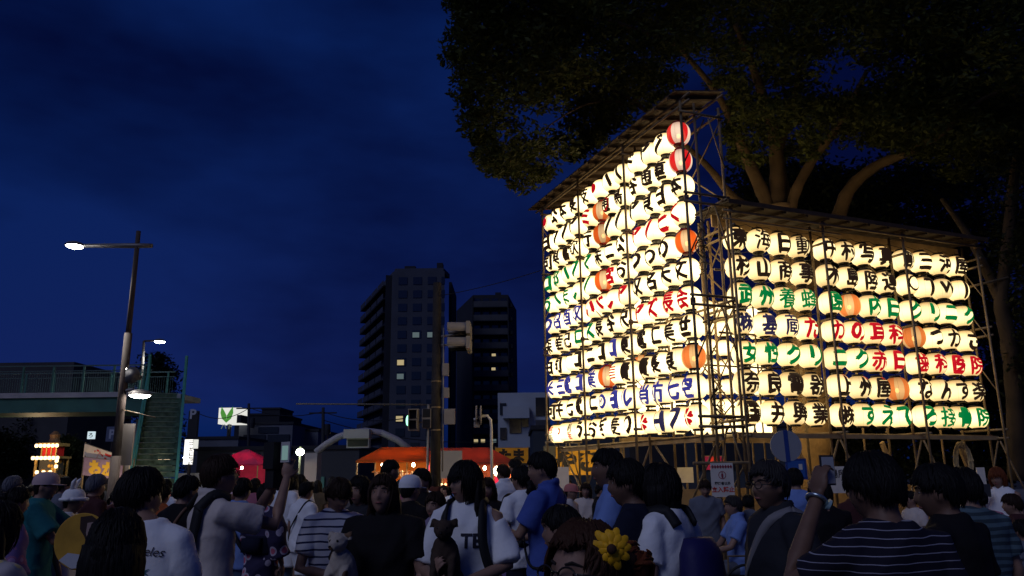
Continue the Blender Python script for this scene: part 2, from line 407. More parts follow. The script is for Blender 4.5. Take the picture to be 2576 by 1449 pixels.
def lantern(p, yaw, paper, marks, label, group):
    o = bpy.data.objects.new('paper_lantern', body_mesh(paper)); COL.objects.link(o); o.location = p
    o.rotation_euler = (R(rng.uniform(-2.5, 2.5)), R(rng.uniform(-2.5, 2.5)), yaw + R(rng.uniform(-7, 7)))
    sc = rng.uniform(0.975, 1.02); o.scale = (sc, sc, sc)
    o['base'] = tuple(p); tag(o, label, 'lantern', group)
    rk = 'r' if paper == 'RW' or (paper == 'O' and rng.random() < .6) else 'k'
    child('top_ring', RINGS[rk][0], o); child('bottom_ring', RINGS[rk][1], o); child('hanging_hook', hook_me, o)
    for me in marks: child(me.name, me, o)
    if paper in ('O', 'RW', 'P'): child('bulb', bulb_me, o)
    return o

uA = Vector((0.3733, -0.9277, 0)).normalized(); vA = Vector((uA.y * -1, uA.x, 0)); vA = Vector((0.9277, 0.3733, 0)).normalized()
OA = Vector((3.03, 13.16, 0)); OB = Vector((3.895, 13.221, 0)); uB = Vector((0.9179, 0.3968, 0)).normalized(); nB = Vector((0.3968, -0.9179, 0)).normalized()
PA = lambda u, v, z: OA + uA * u + vA * v + Vector((0, 0, z))
PB = lambda u, n_, z: OB + uB * u + nB * n_ + Vector((0, 0, z))
YAW_A = math.atan2(-vA.x, vA.y)      # local -Y faces out of the panel
YAW_B = math.atan2(nB.x, -nB.y)
USE = [0, .4714, .9428, 1.4142, 2.017, 2.4884, 2.9598, 3.4312, 4.034, 4.5054, 4.9768, 5.4482]
ROWS_A = ["◎r 公k 本k 長k 技k ●r ハk 八k ドk アk ジk RW",
          "ヨk クk ワk アk ミr O 通R 鳥k 谷k 通k 重k RW",
          "司k 興k 富k 歓k 行k O ソk ノk アk 貝k 日k 本k",
          "ロg 邸g ハg フg マg 株k 仁k 公k アr ノr ヒr くr",
          "うg へg まg しg ノg O 宮r おk つk わk めk O",
          "つb 昭b 酒b 奴b いr べr しr アr 奴k 名k 天k 文k",
          "森k 産k 記k エg スg 張k 谷k 沢k アr ズr 張r 会r",
          "由k 司k 厂k コk ニk コk ロb 東k 電k 工k 美k 世k",
          "米b 三b 電b コb 業b O 〓S 賣k 賣k 長k 良k P",
          "河k 井k 七k 電k エk @b ョb ルb 消F 防b 七b 空b",
          "成D ¶r 刷D うk おk ぎk 麦k りk ※r Hn フn ※r"]
NB_ = 'lanterns hung on the tall left panel'
for r_, row in enumerate(ROWS_A):
    cells = row.split()
    for c_, cell in enumerate(cells):
        u = -USE[11 - c_]; z = 2.496 + 0.5 * (10 - r_)
        pos = PA(u + rng.uniform(-.012, .012), rng.uniform(-.02, .02), z + rng.uniform(-.012, .012))
        where = f"row {NUM[r_]} column {NUM[c_]}, tall left panel"
        paper, marks = 'W', []
        if cell in ('RW', 'O', 'P'):
            paper = cell; what = {'RW': 'red and white striped lit lantern', 'O': 'glowing orange striped lantern', 'P': 'pale orange glowing lantern'}[cell]
        else:
            ch, k = cell[0], cell[1]; what = f"white lit lantern with {INKNAME.get(k, 'red')} {ch}"
            if ch == '◎': marks = [painted('ringdisc', 'r')]; what = 'white lit lantern with ringed red disc'
            elif ch == '●': marks = [painted('disc', 'r')]; what = 'white lit lantern with plain red disc'
            elif ch == '※': marks = [painted('crest', 'r')]; what = 'white lit lantern with red petal crest'
            elif ch == '¶': marks = [painted('ploop', 'r')]; what = 'white lit lantern with red loop mark'
            elif ch == '@': marks = [painted('enclogo', 'b')]; what = 'white lit lantern with blue ring mark'
            elif k == 'S': marks = [painted('stripes', 'r')]; what = 'white lit lantern with red stripes'
            elif k == 'R': marks = [painted('通', 'k'), small('〇', 'r', 0, 0, .36, .003)]; what = 'white lit lantern with red-ringed 通'
            elif k == 'F': marks = [painted('消', 'b'), small('●', 'r', -.07, .13, .10, .006)]; what = 'white lit lantern with blue 消 and red flame'
            elif k == 'D':
                a, b, ca, cb = {'成': ('感', '着', 'r', 'k'), '刷': ('刷', '版', 'k', 'r')}[ch]
                marks = [small(a, ca, 0, .085, .18), small(b, cb, 0, -.085, .18)]; what = f"white lit lantern with {INKNAME[ca]} {a} over {INKNAME[cb]} {b}"
            else: marks = [painted(ch, k)]
        lantern(pos, YAW_A, paper, marks, what + ', ' + where, NB_)

ROWS_B = ["東k 海k 日k 動k 中k 村k 写k 真k 創k 三k 河k 屋k",
          "杉k 山k 商k 事k 木k 島k 陸k 運k ~ Tk Wk lk",
          "武g 州g 養g 蜂g 園g P 内g 日g クg リg ニg クg",
          "㈱n 基n 蔵n たr かr のr 耳r 科r P つk かk さk",
          "女g 性g クg リg ニg クg 赤r 日r 歯r 科r 医r 院r",
          "奈k 良k 電k 器k 上k 州k 屋k P なk んk すk 楽k",
          "国k 井k 興k 業k ㈱k すg えg てg ろg 接g 骨g 院g"]
TOPS = {(4, 0): 'ア', (4, 1): 'イ', (4, 2): 'ト', (4, 3): 'ラ', (4, 4): '2', (5, 4): 'て', (5, 5): 'も', (5, 6): 'の'}
for r_, row in enumerate(ROWS_B):
    for c_, cell in enumerate(row.split()):
        z = 2.555 + 0.5 * (6 - r_)
        pos = PB(USE[c_] + rng.uniform(-.012, .012), rng.uniform(-.02, .02), z + rng.uniform(-.012, .012))
        where = f"row {NUM[r_]} column {NUM[c_]}, lower right panel"
        paper, marks = 'B', []
        if cell == 'P': paper = 'P'; what = 'glowing plain orange lantern'
        elif cell == '~': what = 'lit cream lantern with a black ring mark'; marks = [small('〇', 'k', 0, 0, .34)]
        else:
            ch, k = cell[0], cell[1]; marks = [painted(ch, k)]; what = f"lit cream lantern with {INKNAME[k]} {ch}"
            if (r_, c_) in TOPS: marks.append(small(TOPS[(r_, c_)], 'r', 0.02, .165, .085)); what += f' under red {TOPS[(r_, c_)]}'
        lantern(pos, YAW_B, paper, marks, what + ', ' + where, 'lanterns hung on the lower right panel')

# rear panel of the square, seen from behind through the gaps
OC = Vector((2.72, 18.95, 0)); 
for r_ in range(7):
    for c_ in range(9):
        u = c_ * .4714 + (c_ // 4) * .13
        pos = OC + uB * u + Vector((0, 0, 2.70 + .5 * (6 - r_)))
        paper = 'P' if (r_, c_) in ((2, 1), (3, 1)) else 'W'
        what = 'orange glowing lantern' if paper == 'P' else 'bright blank lantern'
        lantern(pos, YAW_B + math.pi, paper, [], f"{what} on the rear panel behind, row {NUM[r_]} column {NUM[c_]}", 'lanterns of the rear panel seen from behind')
# ---------------------------------------------------------------- scaffolds
PIPE = mat('galvanised_pipe', (0.20, 0.145, 0.085), 0.55, metal=0.35, var=0.3, vscale=7, bump=0.1, bscale=40)
RUSTP = mat('rusty_pipe', (0.20, 0.13, 0.09), 0.65, metal=0.4, var=0.4, vscale=6)
TIN = mat('roof_sheet', (0.075, 0.05, 0.036), 0.6, metal=0.2, var=0.35, vscale=3)
WOOD = mat('rafter_wood', (0.06, 0.036, 0.022), 0.75, var=0.3, vscale=5)
PLANK = mat('pale_plank', (0.36, 0.25, 0.13), 0.75, var=0.25, vscale=4)
def pipe(name, p0, p1, parent, r=.0243, m=None, n=8): return MB().tube(p0, p1, r, r, n).build(name, m or PIPE, parent, smooth=True)
def clamp(p, parent, ax=(0, 0, 1)):
    b = MB(); b.box(p, (.075, .075, .085)); b.tube(Vector(p) + Vector((.0, -.06, 0)), Vector(p) + Vector((0, .06, 0)), .013, n=6); return b.build('clamp', RUSTP, parent)

sa = thing('scaffold', 'tall steel pipe scaffold with sloping tin roof carrying the tall left lantern panel', 'scaffold', PA(-2.5, .2, 0))
UA = (-5.55, -3.62, -1.62, .40); VA = (-.22, .06, .58); LA = (2.38, 4.36, 6.14, 7.72)
for i, u in enumerate(UA):
    for j, v in enumerate(VA):
        o = pipe('post', PA(u, v, .0), PA(u, v, 7.93), sa)
    for z in LA:
        for dz in ((-.07, .09) if i in (0, 3) and z < 7.5 else (.0,)):
            pipe('transom', PA(u + .03, VA[0] - .06, z + dz), PA(u + .03, VA[2] + .06, z + dz), sa)
    for z in (4.36, 6.14):
        clamp(PA(u, VA[0], z), sa)
for v in (VA[0],): pipe('ledger', PA(-5.75, v + .035, 7.86), PA(.62, v + .035, 7.86), sa)
for z in (2.18, 4.05, 5.95, 7.66): pipe('ledger', PA(-5.7, VA[1] + .055, z), PA(.5, VA[1] + .055, z), sa, .021)
for z in LA: pipe('ledger', PA(-5.7, VA[2] - .04, z + .04), PA(.5, VA[2] - .04, z + .04), sa)
MB().obox(PA(-5.6, .14, 2.14), PA(.45, .14, 2.14), .06, .09).build('bottom_beam', PLANK, sa)
# end frames: inverted V braces between the posts
for u in (UA[0], UA[3]):
    for k in range(4):
        z1 = LA[k] - (.10 if k < 3 else 0.06); z0 = z1 - 0.85
        mid = (VA[1] + VA[2]) / 2 - .03
        pipe('brace', PA(u - .02, mid - .02, z1), PA(u - .02, VA[0] + .03 if k else VA[1], z0), sa, .014)
        pipe('brace', PA(u + .05, mid + .02, z1), PA(u + .05, VA[2], z0 - .05), sa, .014)
# long cross braces on the rear face and under the panel
for i in range(3):
    for k in range(3):
        a, b = UA[i], UA[i + 1]
        pipe('brace', PA(a, VA[2] + .05, LA[k]), PA(b, VA[2] + .05, LA[k + 1]), sa, .014)
        pipe('brace', PA(b, VA[2] + .085, LA[k]), PA(a, VA[2] + .085, LA[k + 1]), sa, .014)
    a, b = UA[i], UA[i + 1]
    pipe('brace', PA(a + .05, .13, 2.1), PA(b - .2, .30, .25), sa, .018); pipe('brace', PA(b - .05, .10, 2.1), PA(a + .2, .26, .25), sa, .018)
    pipe('brace', PA(a, VA[0] + .05, LA[2 - i] + .9), PA(a + .75, VA[1] - .02, LA[2 - i] + .15), sa, .011)
for z in (3.2, 5.2, 6.9): pipe('brace', PA(UA[0], VA[0], z + .45), PA(UA[0] + .04, VA[1], z), sa, .013)
# rear corner lattice post pair seen through the gap
for du in (-.5, -.32): pipe('post', PA(du, .72, 0), PA(du, .72, 6.05), sa, .024, PLANK)
for k in range(5):
    pipe('brace', PA(-.5, .75, 1.0 + k), PA(.35, .62, 1.75 + k), sa, .013); pipe('brace', PA(.35, .64, 1.0 + k), PA(-.5, .77, 1.75 + k), sa, .013)
# tin roof with rafters and purlins
e0, e1, f0, f1 = PA(.47, -.36, 8.06), PA(-6.1, -.36, 7.99), PA(.50, .66, 8.22), PA(-6.1, .66, 8.14)
roof = MB(); npl = 34
vs = []; fs = []
for k in range(npl * 2 + 1):
    t = k / (npl * 2); wv = .012 if k % 2 else 0
    for a, b in ((e0, e1), (f0, f1)):
        q = a.lerp(b, t); vs.append(q + Vector((0, 0, wv)))
for k in range(npl * 2): fs.append((2 * k, 2 * k + 1, 2 * k + 3, 2 * k + 2))
nv = len(vs); vs += [q + Vector((0, 0, .02)) for q in vs]; fs += [tuple(nv + i for i in reversed(f)) for f in fs]
fs += [(0, 1, nv + 1, nv), (nv - 2, nv - 1, 2 * nv - 1, 2 * nv - 2)] + [(2 * k, 2 * k + 2, nv + 2 * k + 2, nv + 2 * k) for k in range(npl * 2)]
roof.add(vs, fs); ro = roof.build('roof', TIN, sa)
for k in range(15):
    t = (k + .5) / 15; a, b = e0.lerp(e1, t) - Vector((0, 0, .035)), f0.lerp(f1, t) - Vector((0, 0, .035))
    MB().obox(a, b, .05, .05).build('rafter', WOOD, ro)
for v, z in ((-.16, 7.94), (.55, 8.03)): pipe('purlin', PA(-6.05, v, z), PA(.6, v, z + .06), ro, .024)
# cables looping along the lantern rows
cb = MB()
for r_ in range(11):
    z = 2.496 + .5 * r_ + .31
    pts = []
    for k in range(49):
        u = -5.5 + k * (5.6 / 48); pts.append(PA(u, .045 + .02 * math.sin(k * 1.7), z - .03 * abs(math.sin(k * math.pi / 4)) + rng.uniform(-.008, .008)))
    cb.path(pts, .006, 5)
o = cb.build('lantern_cable', CAPM, sa); o['kind'] = 'stuff'
for z0_, v0_ in ((5.6, .02), (3.05, .12)):
    cc = MB(); P_ = []
    for k in range(7):
        for a in np.linspace(0, 6.28, 15)[:-1]: P_.append(PA(.42 + .05 * math.cos(a) + .01 * math.sin(k * 2.1), v0_ + .11 * math.cos(a * 2 + k), z0_ - .10 * k + .21 * math.sin(a)))
    cc.path(P_, .007, 5); cc.build('cable_bundle', CAPM, sa)

sb = thing('scaffold', 'lower steel pipe scaffold under a plank eave carrying the right lantern panel', 'scaffold', PB(2.5, -.2, 0))
UB = (-.27, 1.79, 3.78, 5.82); VB = (.25, -.06, -.62); LB = (2.24, 4.22, 5.62)
for i, u in enumerate(UB):
    for v in VB: pipe('post', PB(u, v, 0), PB(u, v, 6.0), sb)
    for z in LB:
        for dz in ((-.07, .09) if i in (0, 3) else (0,)): pipe('transom', PB(u + .03, VB[0] + .06, z + dz), PB(u + .03, VB[2] - .06, z + dz), sb)
    clamp(PB(u, VB[1], 2.2), sb); clamp(PB(u, VB[0], 5.95), sb)
pipe('ledger', PB(-.45, VB[0] + .04, 5.94), PB(6.0, VB[0] + .04, 5.94), sb); pipe('ledger', PB(-.45, VB[0] + .02, 5.80), PB(2.2, VB[0] + .02, 5.80), sb, .016)
for z in (2.22, 3.9, 5.0): pipe('ledger', PB(-.4, VB[1] - .05, z), PB(5.95, VB[1] - .05, z), sb, .021)
MB().obox(PB(-.3, .05, 2.18), PB(5.9, .05, 2.18), .045, .075).build('bottom_beam', PLANK, sb)
MB().obox(PB(-.3, -.22, 5.92), PB(5.9, -.22, 5.92), .03, .22).build('header_plank', PLANK, sb)
for i in range(3):
    a, b = UB[i], UB[i + 1]
    pipe('brace', PB(b, .10, 2.12), PB(b - .95, .16, .2), sb, .017); pipe('brace', PB(b + .02, .13, 2.12), PB(b + .95, .2, .2), sb, .017)
    pipe('brace', PB(a + .05, -.1, 5.6), PB(a + .8, -.02, 5.0), sb, .013)
    pipe('brace', PB(a, VB[2] - .05, 2.3), PB(b, VB[2] - .05, 4.2), sb, .014); pipe('brace', PB(b, VB[2] - .085, 4.2), PB(a, VB[2] - .085, 5.7), sb, .014)
    MB().obox(PB(a + 1.45, -.3, 2.1), PB(b + .3, -.45, .3), .05, .09).build('prop_plank', PLANK, sb)
    pipe('post', PB(a + 1.02, -.30, .0), PB(a + 1.02, -.30, 5.9), sb, .02, PLANK)
for z in (5.45, 4.6, 3.6): pipe('brace', PB(UB[3], VB[0], z - .55), PB(UB[3] - .02, VB[1], z), sb, .013)
pipe('transom', PB(5.7, -.1, 5.15), PB(6.5, .35, 5.35), sb)
e0, e1, f0, f1 = PB(-.42, .40, 6.05), PB(5.98, .40, 6.05), PB(-.42, -.62, 6.13), PB(5.98, -.62, 6.13)
roof = MB(); roof.add([e0, e1, f1, f0] + [q + Vector((0, 0, .03)) for q in (e0, e1, f1, f0)], [(0, 1, 2, 3), (7, 6, 5, 4), (0, 4, 5, 1), (1, 5, 6, 2), (2, 6, 7, 3), (3, 7, 4, 0)])
ro = roof.build('roof', mat('roof_dark_sheet', (.03, .022, .018), .7, var=.3, vscale=3), sb)
for k in range(13):
    t = (k + .5) / 13; MB().obox(e0.lerp(e1, t) - Vector((0, 0, .028)), f0.lerp(f1, t) - Vector((0, 0, .028)), .055, .05).build('rafter', mat('rafter_dark', (.04, .026, .018), .8), ro)
MB().obox(e0 + Vector((0, 0, .02)) - nB * -.012, e1 + Vector((0, 0, .02)) - nB * -.012,   .018, .08).build('fascia_board', WOOD, ro)
cb = MB()
for r_ in range(7):
    z = 2.555 + .5 * r_ + .31
    cb.path([PB(-.2 + k * (5.9 / 48), -.045 + .02 * math.sin(k * 1.9), z - .035 * abs(math.sin(k * math.pi / 4)) + rng.uniform(-.01, .01)) for k in range(49)], .006, 5)
o = cb.build('lantern_cable', CAPM, sb); o['kind'] = 'stuff'
# coil of hose hanging at the right end
c0 = PB(5.05, -.1, 1.75); hs = MB()
for k in range(8): hs.path([c0 + Vector(((.10 + .012 * k) * math.cos(a), rng.uniform(-.02, .02), (.26 + .014 * k) * math.sin(a))) for a in np.linspace(0, 6.29, 22)], .011, 6)
tag(hs.build('rope_coil', mat('pale_rope', (.35, .28, .16), .8), loc=c0), 'coil of pale rope hanging at the right end of the lower scaffold', 'rope')

sc_ = thing('scaffold', 'pipe scaffold of the rear lantern panel half hidden behind the front panels', 'scaffold', tuple(OC + uB * 2))
PC = lambda u, n_, z: OC + uB * u + nB * n_ + Vector((0, 0, z))
for u in (-.3, 1.72, 3.8, 4.6):
    for v in (.22, -.22): pipe('post', PC(u, v, 0), PC(u, v, 6.1), sc_)
for z in (2.40, 4.2, 6.0): pipe('ledger', PC(-.4, .25, z), PC(4.7, .25, z), sc_)
MB().obox(PC(-.4, .30, 2.36), PC(4.7, .30, 2.36), .06, .12).build('bottom_beam', PLANK, sc_)

# low plywood hoarding behind the legs of the right scaffold
hz_ = thing('plywood_hoarding', 'low tan plywood hoarding standing behind the legs of the right scaffold', 'hoarding', PB(2.6, -.95, 0)); PLY = mat('plywood', (.42, .27, .11), .75, var=.25, vscale=2.5)
for k in range(5): a_, b_ = PB(-1.2 + k * 1.5, -.95, .70), PB(.26 + k * 1.5, -.95, .70); MB().obox(a_, b_, .03, 1.25).build('board', PLY, hz_)
for k in range(6): MB().obox(PB(-1.22 + k * 1.5, -.90, 0), PB(-1.22 + k * 1.5, -.90, 1.38), .05, .05, (1, 0, 0)).build('post', PLANK, hz_)
# ---------------------------------------------------------------- trees
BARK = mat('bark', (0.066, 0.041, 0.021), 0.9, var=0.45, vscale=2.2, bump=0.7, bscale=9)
def leaf_mat(name, col):
    m = mat(name, col, 0.65, spec=0.15); n = m.node_tree.nodes; l = m.node_tree.links; p = n['Principled BSDF']
    g = n.new('ShaderNodeNewGeometry'); r = n.new('ShaderNodeValToRGB')
    r.color_ramp.elements[0].color = (*[c * .55 for c in col], 1); r.color_ramp.elements[1].color = (*[c * 1.5 for c in col], 1)
    l.new(g.outputs['Random Per Island'], r.inputs[0]); l.new(r.outputs[0], p.inputs['Base Color'])
    t = n.new('ShaderNodeBsdfTranslucent'); l.new(r.outputs[0], t.inputs[0])
    mx = n.new('ShaderNodeMixShader'); mx.inputs[0].default_value = .35
    l.new(p.outputs[0], mx.inputs[1]); l.new(t.outputs[0], mx.inputs[2]); l.new(mx.outputs[0], n['Material Output'].inputs[0])
    return m
LEAF = leaf_mat('zelkova_leaf', (0.040, 0.047, 0.010)); LEAFD = leaf_mat('dark_leaf', (0.008, 0.012, 0.006))
nrg = np.random.default_rng(5)
def leaves(clumps, per, size, name, m, parent, flat=.55):
    """clumps: (x, y, z, r); every clump is a spray of separate leaf faces"""
    C = np.array(clumps); n = len(C) * per
    c = np.repeat(C[:, :3], per, 0); rr = np.repeat(C[:, 3], per)
    d = nrg.normal(size=(n, 3)); d /= np.linalg.norm(d, axis=1)[:, None]
    d *= (nrg.random(n) ** .5)[:, None] * rr[:, None]; d[:, 2] *= flat
    c = c + d
    a = nrg.normal(size=(n, 3)); a[:, 2] *= .6; a /= np.linalg.norm(a, axis=1)[:, None]
    b = np.cross(a, nrg.normal(size=(n, 3)) + np.array([0, 0, 1.2])); b /= np.linalg.norm(b, axis=1)[:, None]
    ln = (size * nrg.uniform(.7, 1.3, n))[:, None]; wd = ln * .42
    v = np.stack([c - a * ln * .5, c + b * wd * .5 - a * ln * .05, c + a * ln * .5, c - b * wd * .5 - a * ln * .05], 1).reshape(-1, 3)
    base = np.array(root_of(parent)['base']); v -= base
    me = bpy.data.meshes.new(name); me.vertices.add(4 * n); me.vertices.foreach_set('co', v.ravel().astype(np.float32))
    me.loops.add(4 * n); me.loops.foreach_set('vertex_index', np.arange(4 * n, dtype=np.int32))
    me.polygons.add(n); me.polygons.foreach_set('loop_start', np.arange(0, 4 * n, 4, dtype=np.int32))
    me.update(calc_edges=True); me.materials.append(m)
    o = bpy.data.objects.new(name, me); COL.objects.link(o); o.parent = parent; return o
def inpoly(x, y, P):
    r = False
    for i in range(len(P)):
        (x0, y0), (x1, y1) = P[i - 1], P[i]
        if (y0 > y) != (y1 > y) and x < (x1 - x0) * (y - y0) / (y1 - y0) + x0: r = not r
    return r
# the great zelkova: five limbs from a thick bole inside the square of panels
D0 = 17.4
tb = at(2033, 1150, D0); tb.z = 0
zel = thing('zelkova_tree', 'huge dark spreading zelkova tree with lit limbs rising behind the lantern panels', 'tree', tuple(tb))
def limb(b, pts, r0, r1, n=12):
    P = [Vector(p) for p in pts]; k = 5; out_ = []
    for i in range(len(P) - 1):
        p0, p1, p2, p3 = P[max(i - 1, 0)], P[i], P[i + 1], P[min(i + 2, len(P) - 1)]
        for s_ in range(k):
            t = s_ / k
            out_.append(.5 * ((2 * p1) + (-p0 + p2) * t + (2 * p0 - 5 * p1 + 4 * p2 - p3) * t * t + (-p0 + 3 * p1 - 3 * p2 + p3) * t ** 3))
    out_.append(P[-1]); m_ = len(out_)
    rad = [(r0 + (r1 - r0) * i / (m_ - 1)) * (1 + .06 * math.sin(i * 2.3)) for i in range(m_)]
    b.path(out_, rad, n)
t = MB()
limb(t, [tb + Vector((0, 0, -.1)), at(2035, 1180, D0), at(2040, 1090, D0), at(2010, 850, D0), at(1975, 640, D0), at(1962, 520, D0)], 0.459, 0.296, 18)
t.build('trunk', mat('bark_lit_tone', (.24, .15, .065), .9, var=.35, vscale=2.2, bump=.6, bscale=9), zel, smooth=True); t = MB()  # bole painted paler than the limbs for the lantern light on it
limb(t, [at(1985, 640, D0), at(1958, 520, D0), at(1955, 430, D0), at(1945, 330, D0 - .3), at(1905, 200, D0 - .8), at(1850, 60, D0 - 1.4)], 0.244, 0.067)
limb(t, [at(1975, 620, D0), at(1925, 500, D0), at(1880, 400, D0 - .2), at(1850, 330, D0 - .5), at(1800, 230, D0 - 1.2), at(1700, 110, D0 - 2.2)], 0.185, 0.044)
limb(t, [at(1985, 620, D0), at(1975, 500, D0 + .2), at(1960, 380, D0 + .3), at(1990, 290, D0), at(2010, 180, D0 - .3), at(2030, 40, D0 - .8)], 0.163, 0.044)
limb(t, [at(1985, 600, D0), at(1995, 500, D0 - .2), at(2040, 410, D0 - .5), at(2085, 350, D0 - .9), at(2120, 300, D0 - 1.3), at(2180, 180, D0 - 2)], 0.148, 0.044)
limb(t, [at(2030, 720, D0), at(2100, 570, D0 + .3), at(2135, 480, D0), at(2200, 420, D0 - .5), at(2290, 380, D0 - 1.2), at(2380, 330, D0 - 2)], 0.200, 0.067)
limb(t, [at(1960, 560, D0), at(1850, 500, D0 - .2), at(1790, 430, D0 - .7), at(1740, 380, D0 - 1.3), at(1600, 260, D0 - 2.2), at(1400, 150, D0 - 3)], 0.111, 0.022)
limb(t, [at(1700, 110, D0 - 2.2), at(1560, 60, D0 - 2.8), at(1400, 20, D0 - 3.2), at(1260, 10, D0 - 3.5)], 0.052, 0.015)
limb(t, [at(1600, 260, D0 - 2.2), at(1480, 260, D0 - 2.6), at(1360, 330, D0 - 3)], 0.030, 0.009)
limb(t, [at(2380, 330, D0 - 2), at(2470, 250, D0 - 2.5), at(2600, 200, D0 - 3)], 0.067, 0.022)
t.build('limbs', BARK, zel, smooth=True)
CROWN = [(1125, -260), (1128, 10), (1150, 60), (1118, 140), (1135, 165), (1165, 210), (1170, 300), (1205, 372), (1222, 430), (1290, 440), (1312, 470), (1368, 448), (1440, 400),
         (1560, 330), (1700, 215), (1830, 225), (1830, 330), (1852, 420), (1950, 405), (2075, 395), (2130, 345), (2230, 370), (2330, 420), (2420, 450), (2640, 430), (2700, -260)]
HOLES = [(1340, 305, 26), (1395, 300, 22), (1290, 265, 14), (1735, 168, 16), (1775, 150, 14), (1755, 215, 12), (1725, 320, 10), (2100, 185, 34), (2128, 165, 22), (2145, 205, 18), (1995, 330, 14),
         (1945, 235, 10), (1690, 160, 9), (2270, 160, 7), (1400, 400, 12), (1800, 70, 10), (1900, 68, 7), (2090, 225, 12), (1560, 350, 8), (1270, 360, 8), (1480, 130, 6), (2190, 185, 10)]
cl = []
while len(cl) < 2600:
    px, py = rng.uniform(1090, 2700), rng.uniform(-260, 470)
    if not inpoly(px, py, CROWN): continue
    if any((px - a) ** 2 + (py - b) ** 2 < (r * 1.35 + 18) ** 2 for a, b, r in HOLES): continue
    e = min(1.0, (px - 1110) / 500.0)
    dep = rng.uniform(13.2, 15.6 + 7.0 * e)
    # keep the crown above the roofs' depth where it would run into the scaffold
    q = at(px, py, dep)
    if q.z < 8.9 and dep < 15.6 and q.x > 1.0: q = at(px, py, rng.uniform(16.2, 21)); 
    edge = not all(inpoly(px + dx, py + dy, CROWN) for dx, dy in ((-40, 0), (0, 40), (-25, 25)))
    cl.append((q.x, q.y, q.z, rng.uniform(.22, .38) if edge else rng.uniform(.35, .75)))
LOWP = [(1830, 255), (2600, 240), (2560, 440), (2320, 420), (2150, 405), (2060, 440), (1990, 440), (1850, 400)]
nl = 0
while nl < 110:
    px, py = rng.uniform(1820, 2620), rng.uniform(230, 360)
    if not inpoly(px, py, LOWP) or any((px - a) ** 2 + (py - b) ** 2 < (r + 16) ** 2 for a, b, r in HOLES): continue
    q = at(px, py, rng.uniform(14.4, 16.6)); cl.append((q.x, q.y, q.z, rng.uniform(.25, .5))); nl += 1
leaves(cl, 74, .145, 'crown', LEAF, zel)
def simple_tree(label, base, poly, dep, n, r, size, trunk, m=LEAFD, cat='tree', group=None, per=55, name='tree'):
    base = Vector((base.x, base.y, 0)); o = thing(name, label, cat, tuple(base), group)
    b = MB()
    for pts, r0, r1 in trunk: limb(b, pts, r0, r1, 10)
    b.build('trunk', mat('bark_dark', (.034, .022, .013), .9, var=.45, vscale=2.2, bump=.7, bscale=9), o, smooth=True)
    xs = [p[0] for p in poly]; ys = [p[1] for p in poly]; c = []
    while len(c) < n:
        px, py = rng.uniform(min(xs), max(xs)), rng.uniform(min(ys), max(ys))
        if not inpoly(px, py, poly): continue
        q = at(px, py, rng.uniform(*dep))
        if q.z < .3: continue
        c.append((q.x, q.y, q.z, rng.uniform(r * .6, r)))
    leaves(c, per, size, 'crown', m, o); return o
simple_tree('dark tree with a leaning lit trunk at the far right edge', at(2535, 1150, 15.5),
            [(2480, 330), (2760, 250), (2760, 1000), (2590, 980), (2560, 700), (2520, 560)], (14.5, 19), 330, .7, .13,
            [([at(2560, 1208, 15.8), at(2552, 1000, 15.8), at(2535, 850, 15.6), at(2518, 760, 15.6), at(2532, 640, 15.6), at(2545, 500, 15.5), at(2560, 380, 15.5)], .17, .09),
             ([at(2530, 780, 15.6), at(2490, 700, 15.7), at(2440, 600, 16), at(2370, 500, 16.4)], .12, .05)], per=60)
for k, (bx, poly, lab) in enumerate((
        (2100, [(1840, 470), (1900, 400), (2060, 430), (2140, 440), (2230, 520), (2240, 640), (2180, 760), (1960, 600), (1850, 600)], 'dark background tree showing between the zelkova limbs'),
        (2330, [(2160, 420), (2330, 400), (2470, 430), (2560, 560), (2560, 900), (2300, 800), (2180, 640)], 'dark background tree above the roof of the right panel'),
        (2330, [(2070, 1040), (2300, 1040), (2560, 880), (2640, 900), (2640, 1200), (2070, 1200)], 'dark bushy tree below and behind the right lantern panel'))):
    simple_tree(lab, at(bx, 1150, 26), poly, (23, 30), 300, 1.15, .22,
                [([at(bx, 1212, 26), at(bx + 10, 1000, 26), at(bx - 10, 800, 26), at(bx + 30, 600, 26)], .3, .12)], per=75, group='dark trees behind the lantern square')
# left side trees, far off
for px, poly, dep, lab in ((400, [(355, 1180), (352, 950), (372, 905), (400, 896), (425, 925), (432, 960), (440, 1180)], 46, 'dark rounded tree behind the footbridge stairs'),
                           (75, [(40, 1200), (42, 1060), (60, 1035), (78, 1062), (90, 1110), (84, 1200)], 62, 'tall narrow dark tree left of the festival float'),
                           (20, [(-30, 1200), (-30, 1095), (10, 1085), (35, 1110), (50, 1150), (48, 1200)], 60, 'low dark tree at the left edge under the footbridge'),
                           (170, [(152, 1200), (155, 1120), (168, 1105), (182, 1115), (184, 1150), (178, 1200)], 56, 'small lit green tree just right of the festival float')):
    simple_tree(lab, at(px, 1195, dep), poly, (dep - 2, dep + 2), 210, 1.0, .26, [([at(px, 1216, dep), at(px, 1140, dep), at(px + 3, 1090, dep)], .25, .1)], per=60, group='trees beyond the footbridge', m=LEAF if px == 170 else LEAFD)

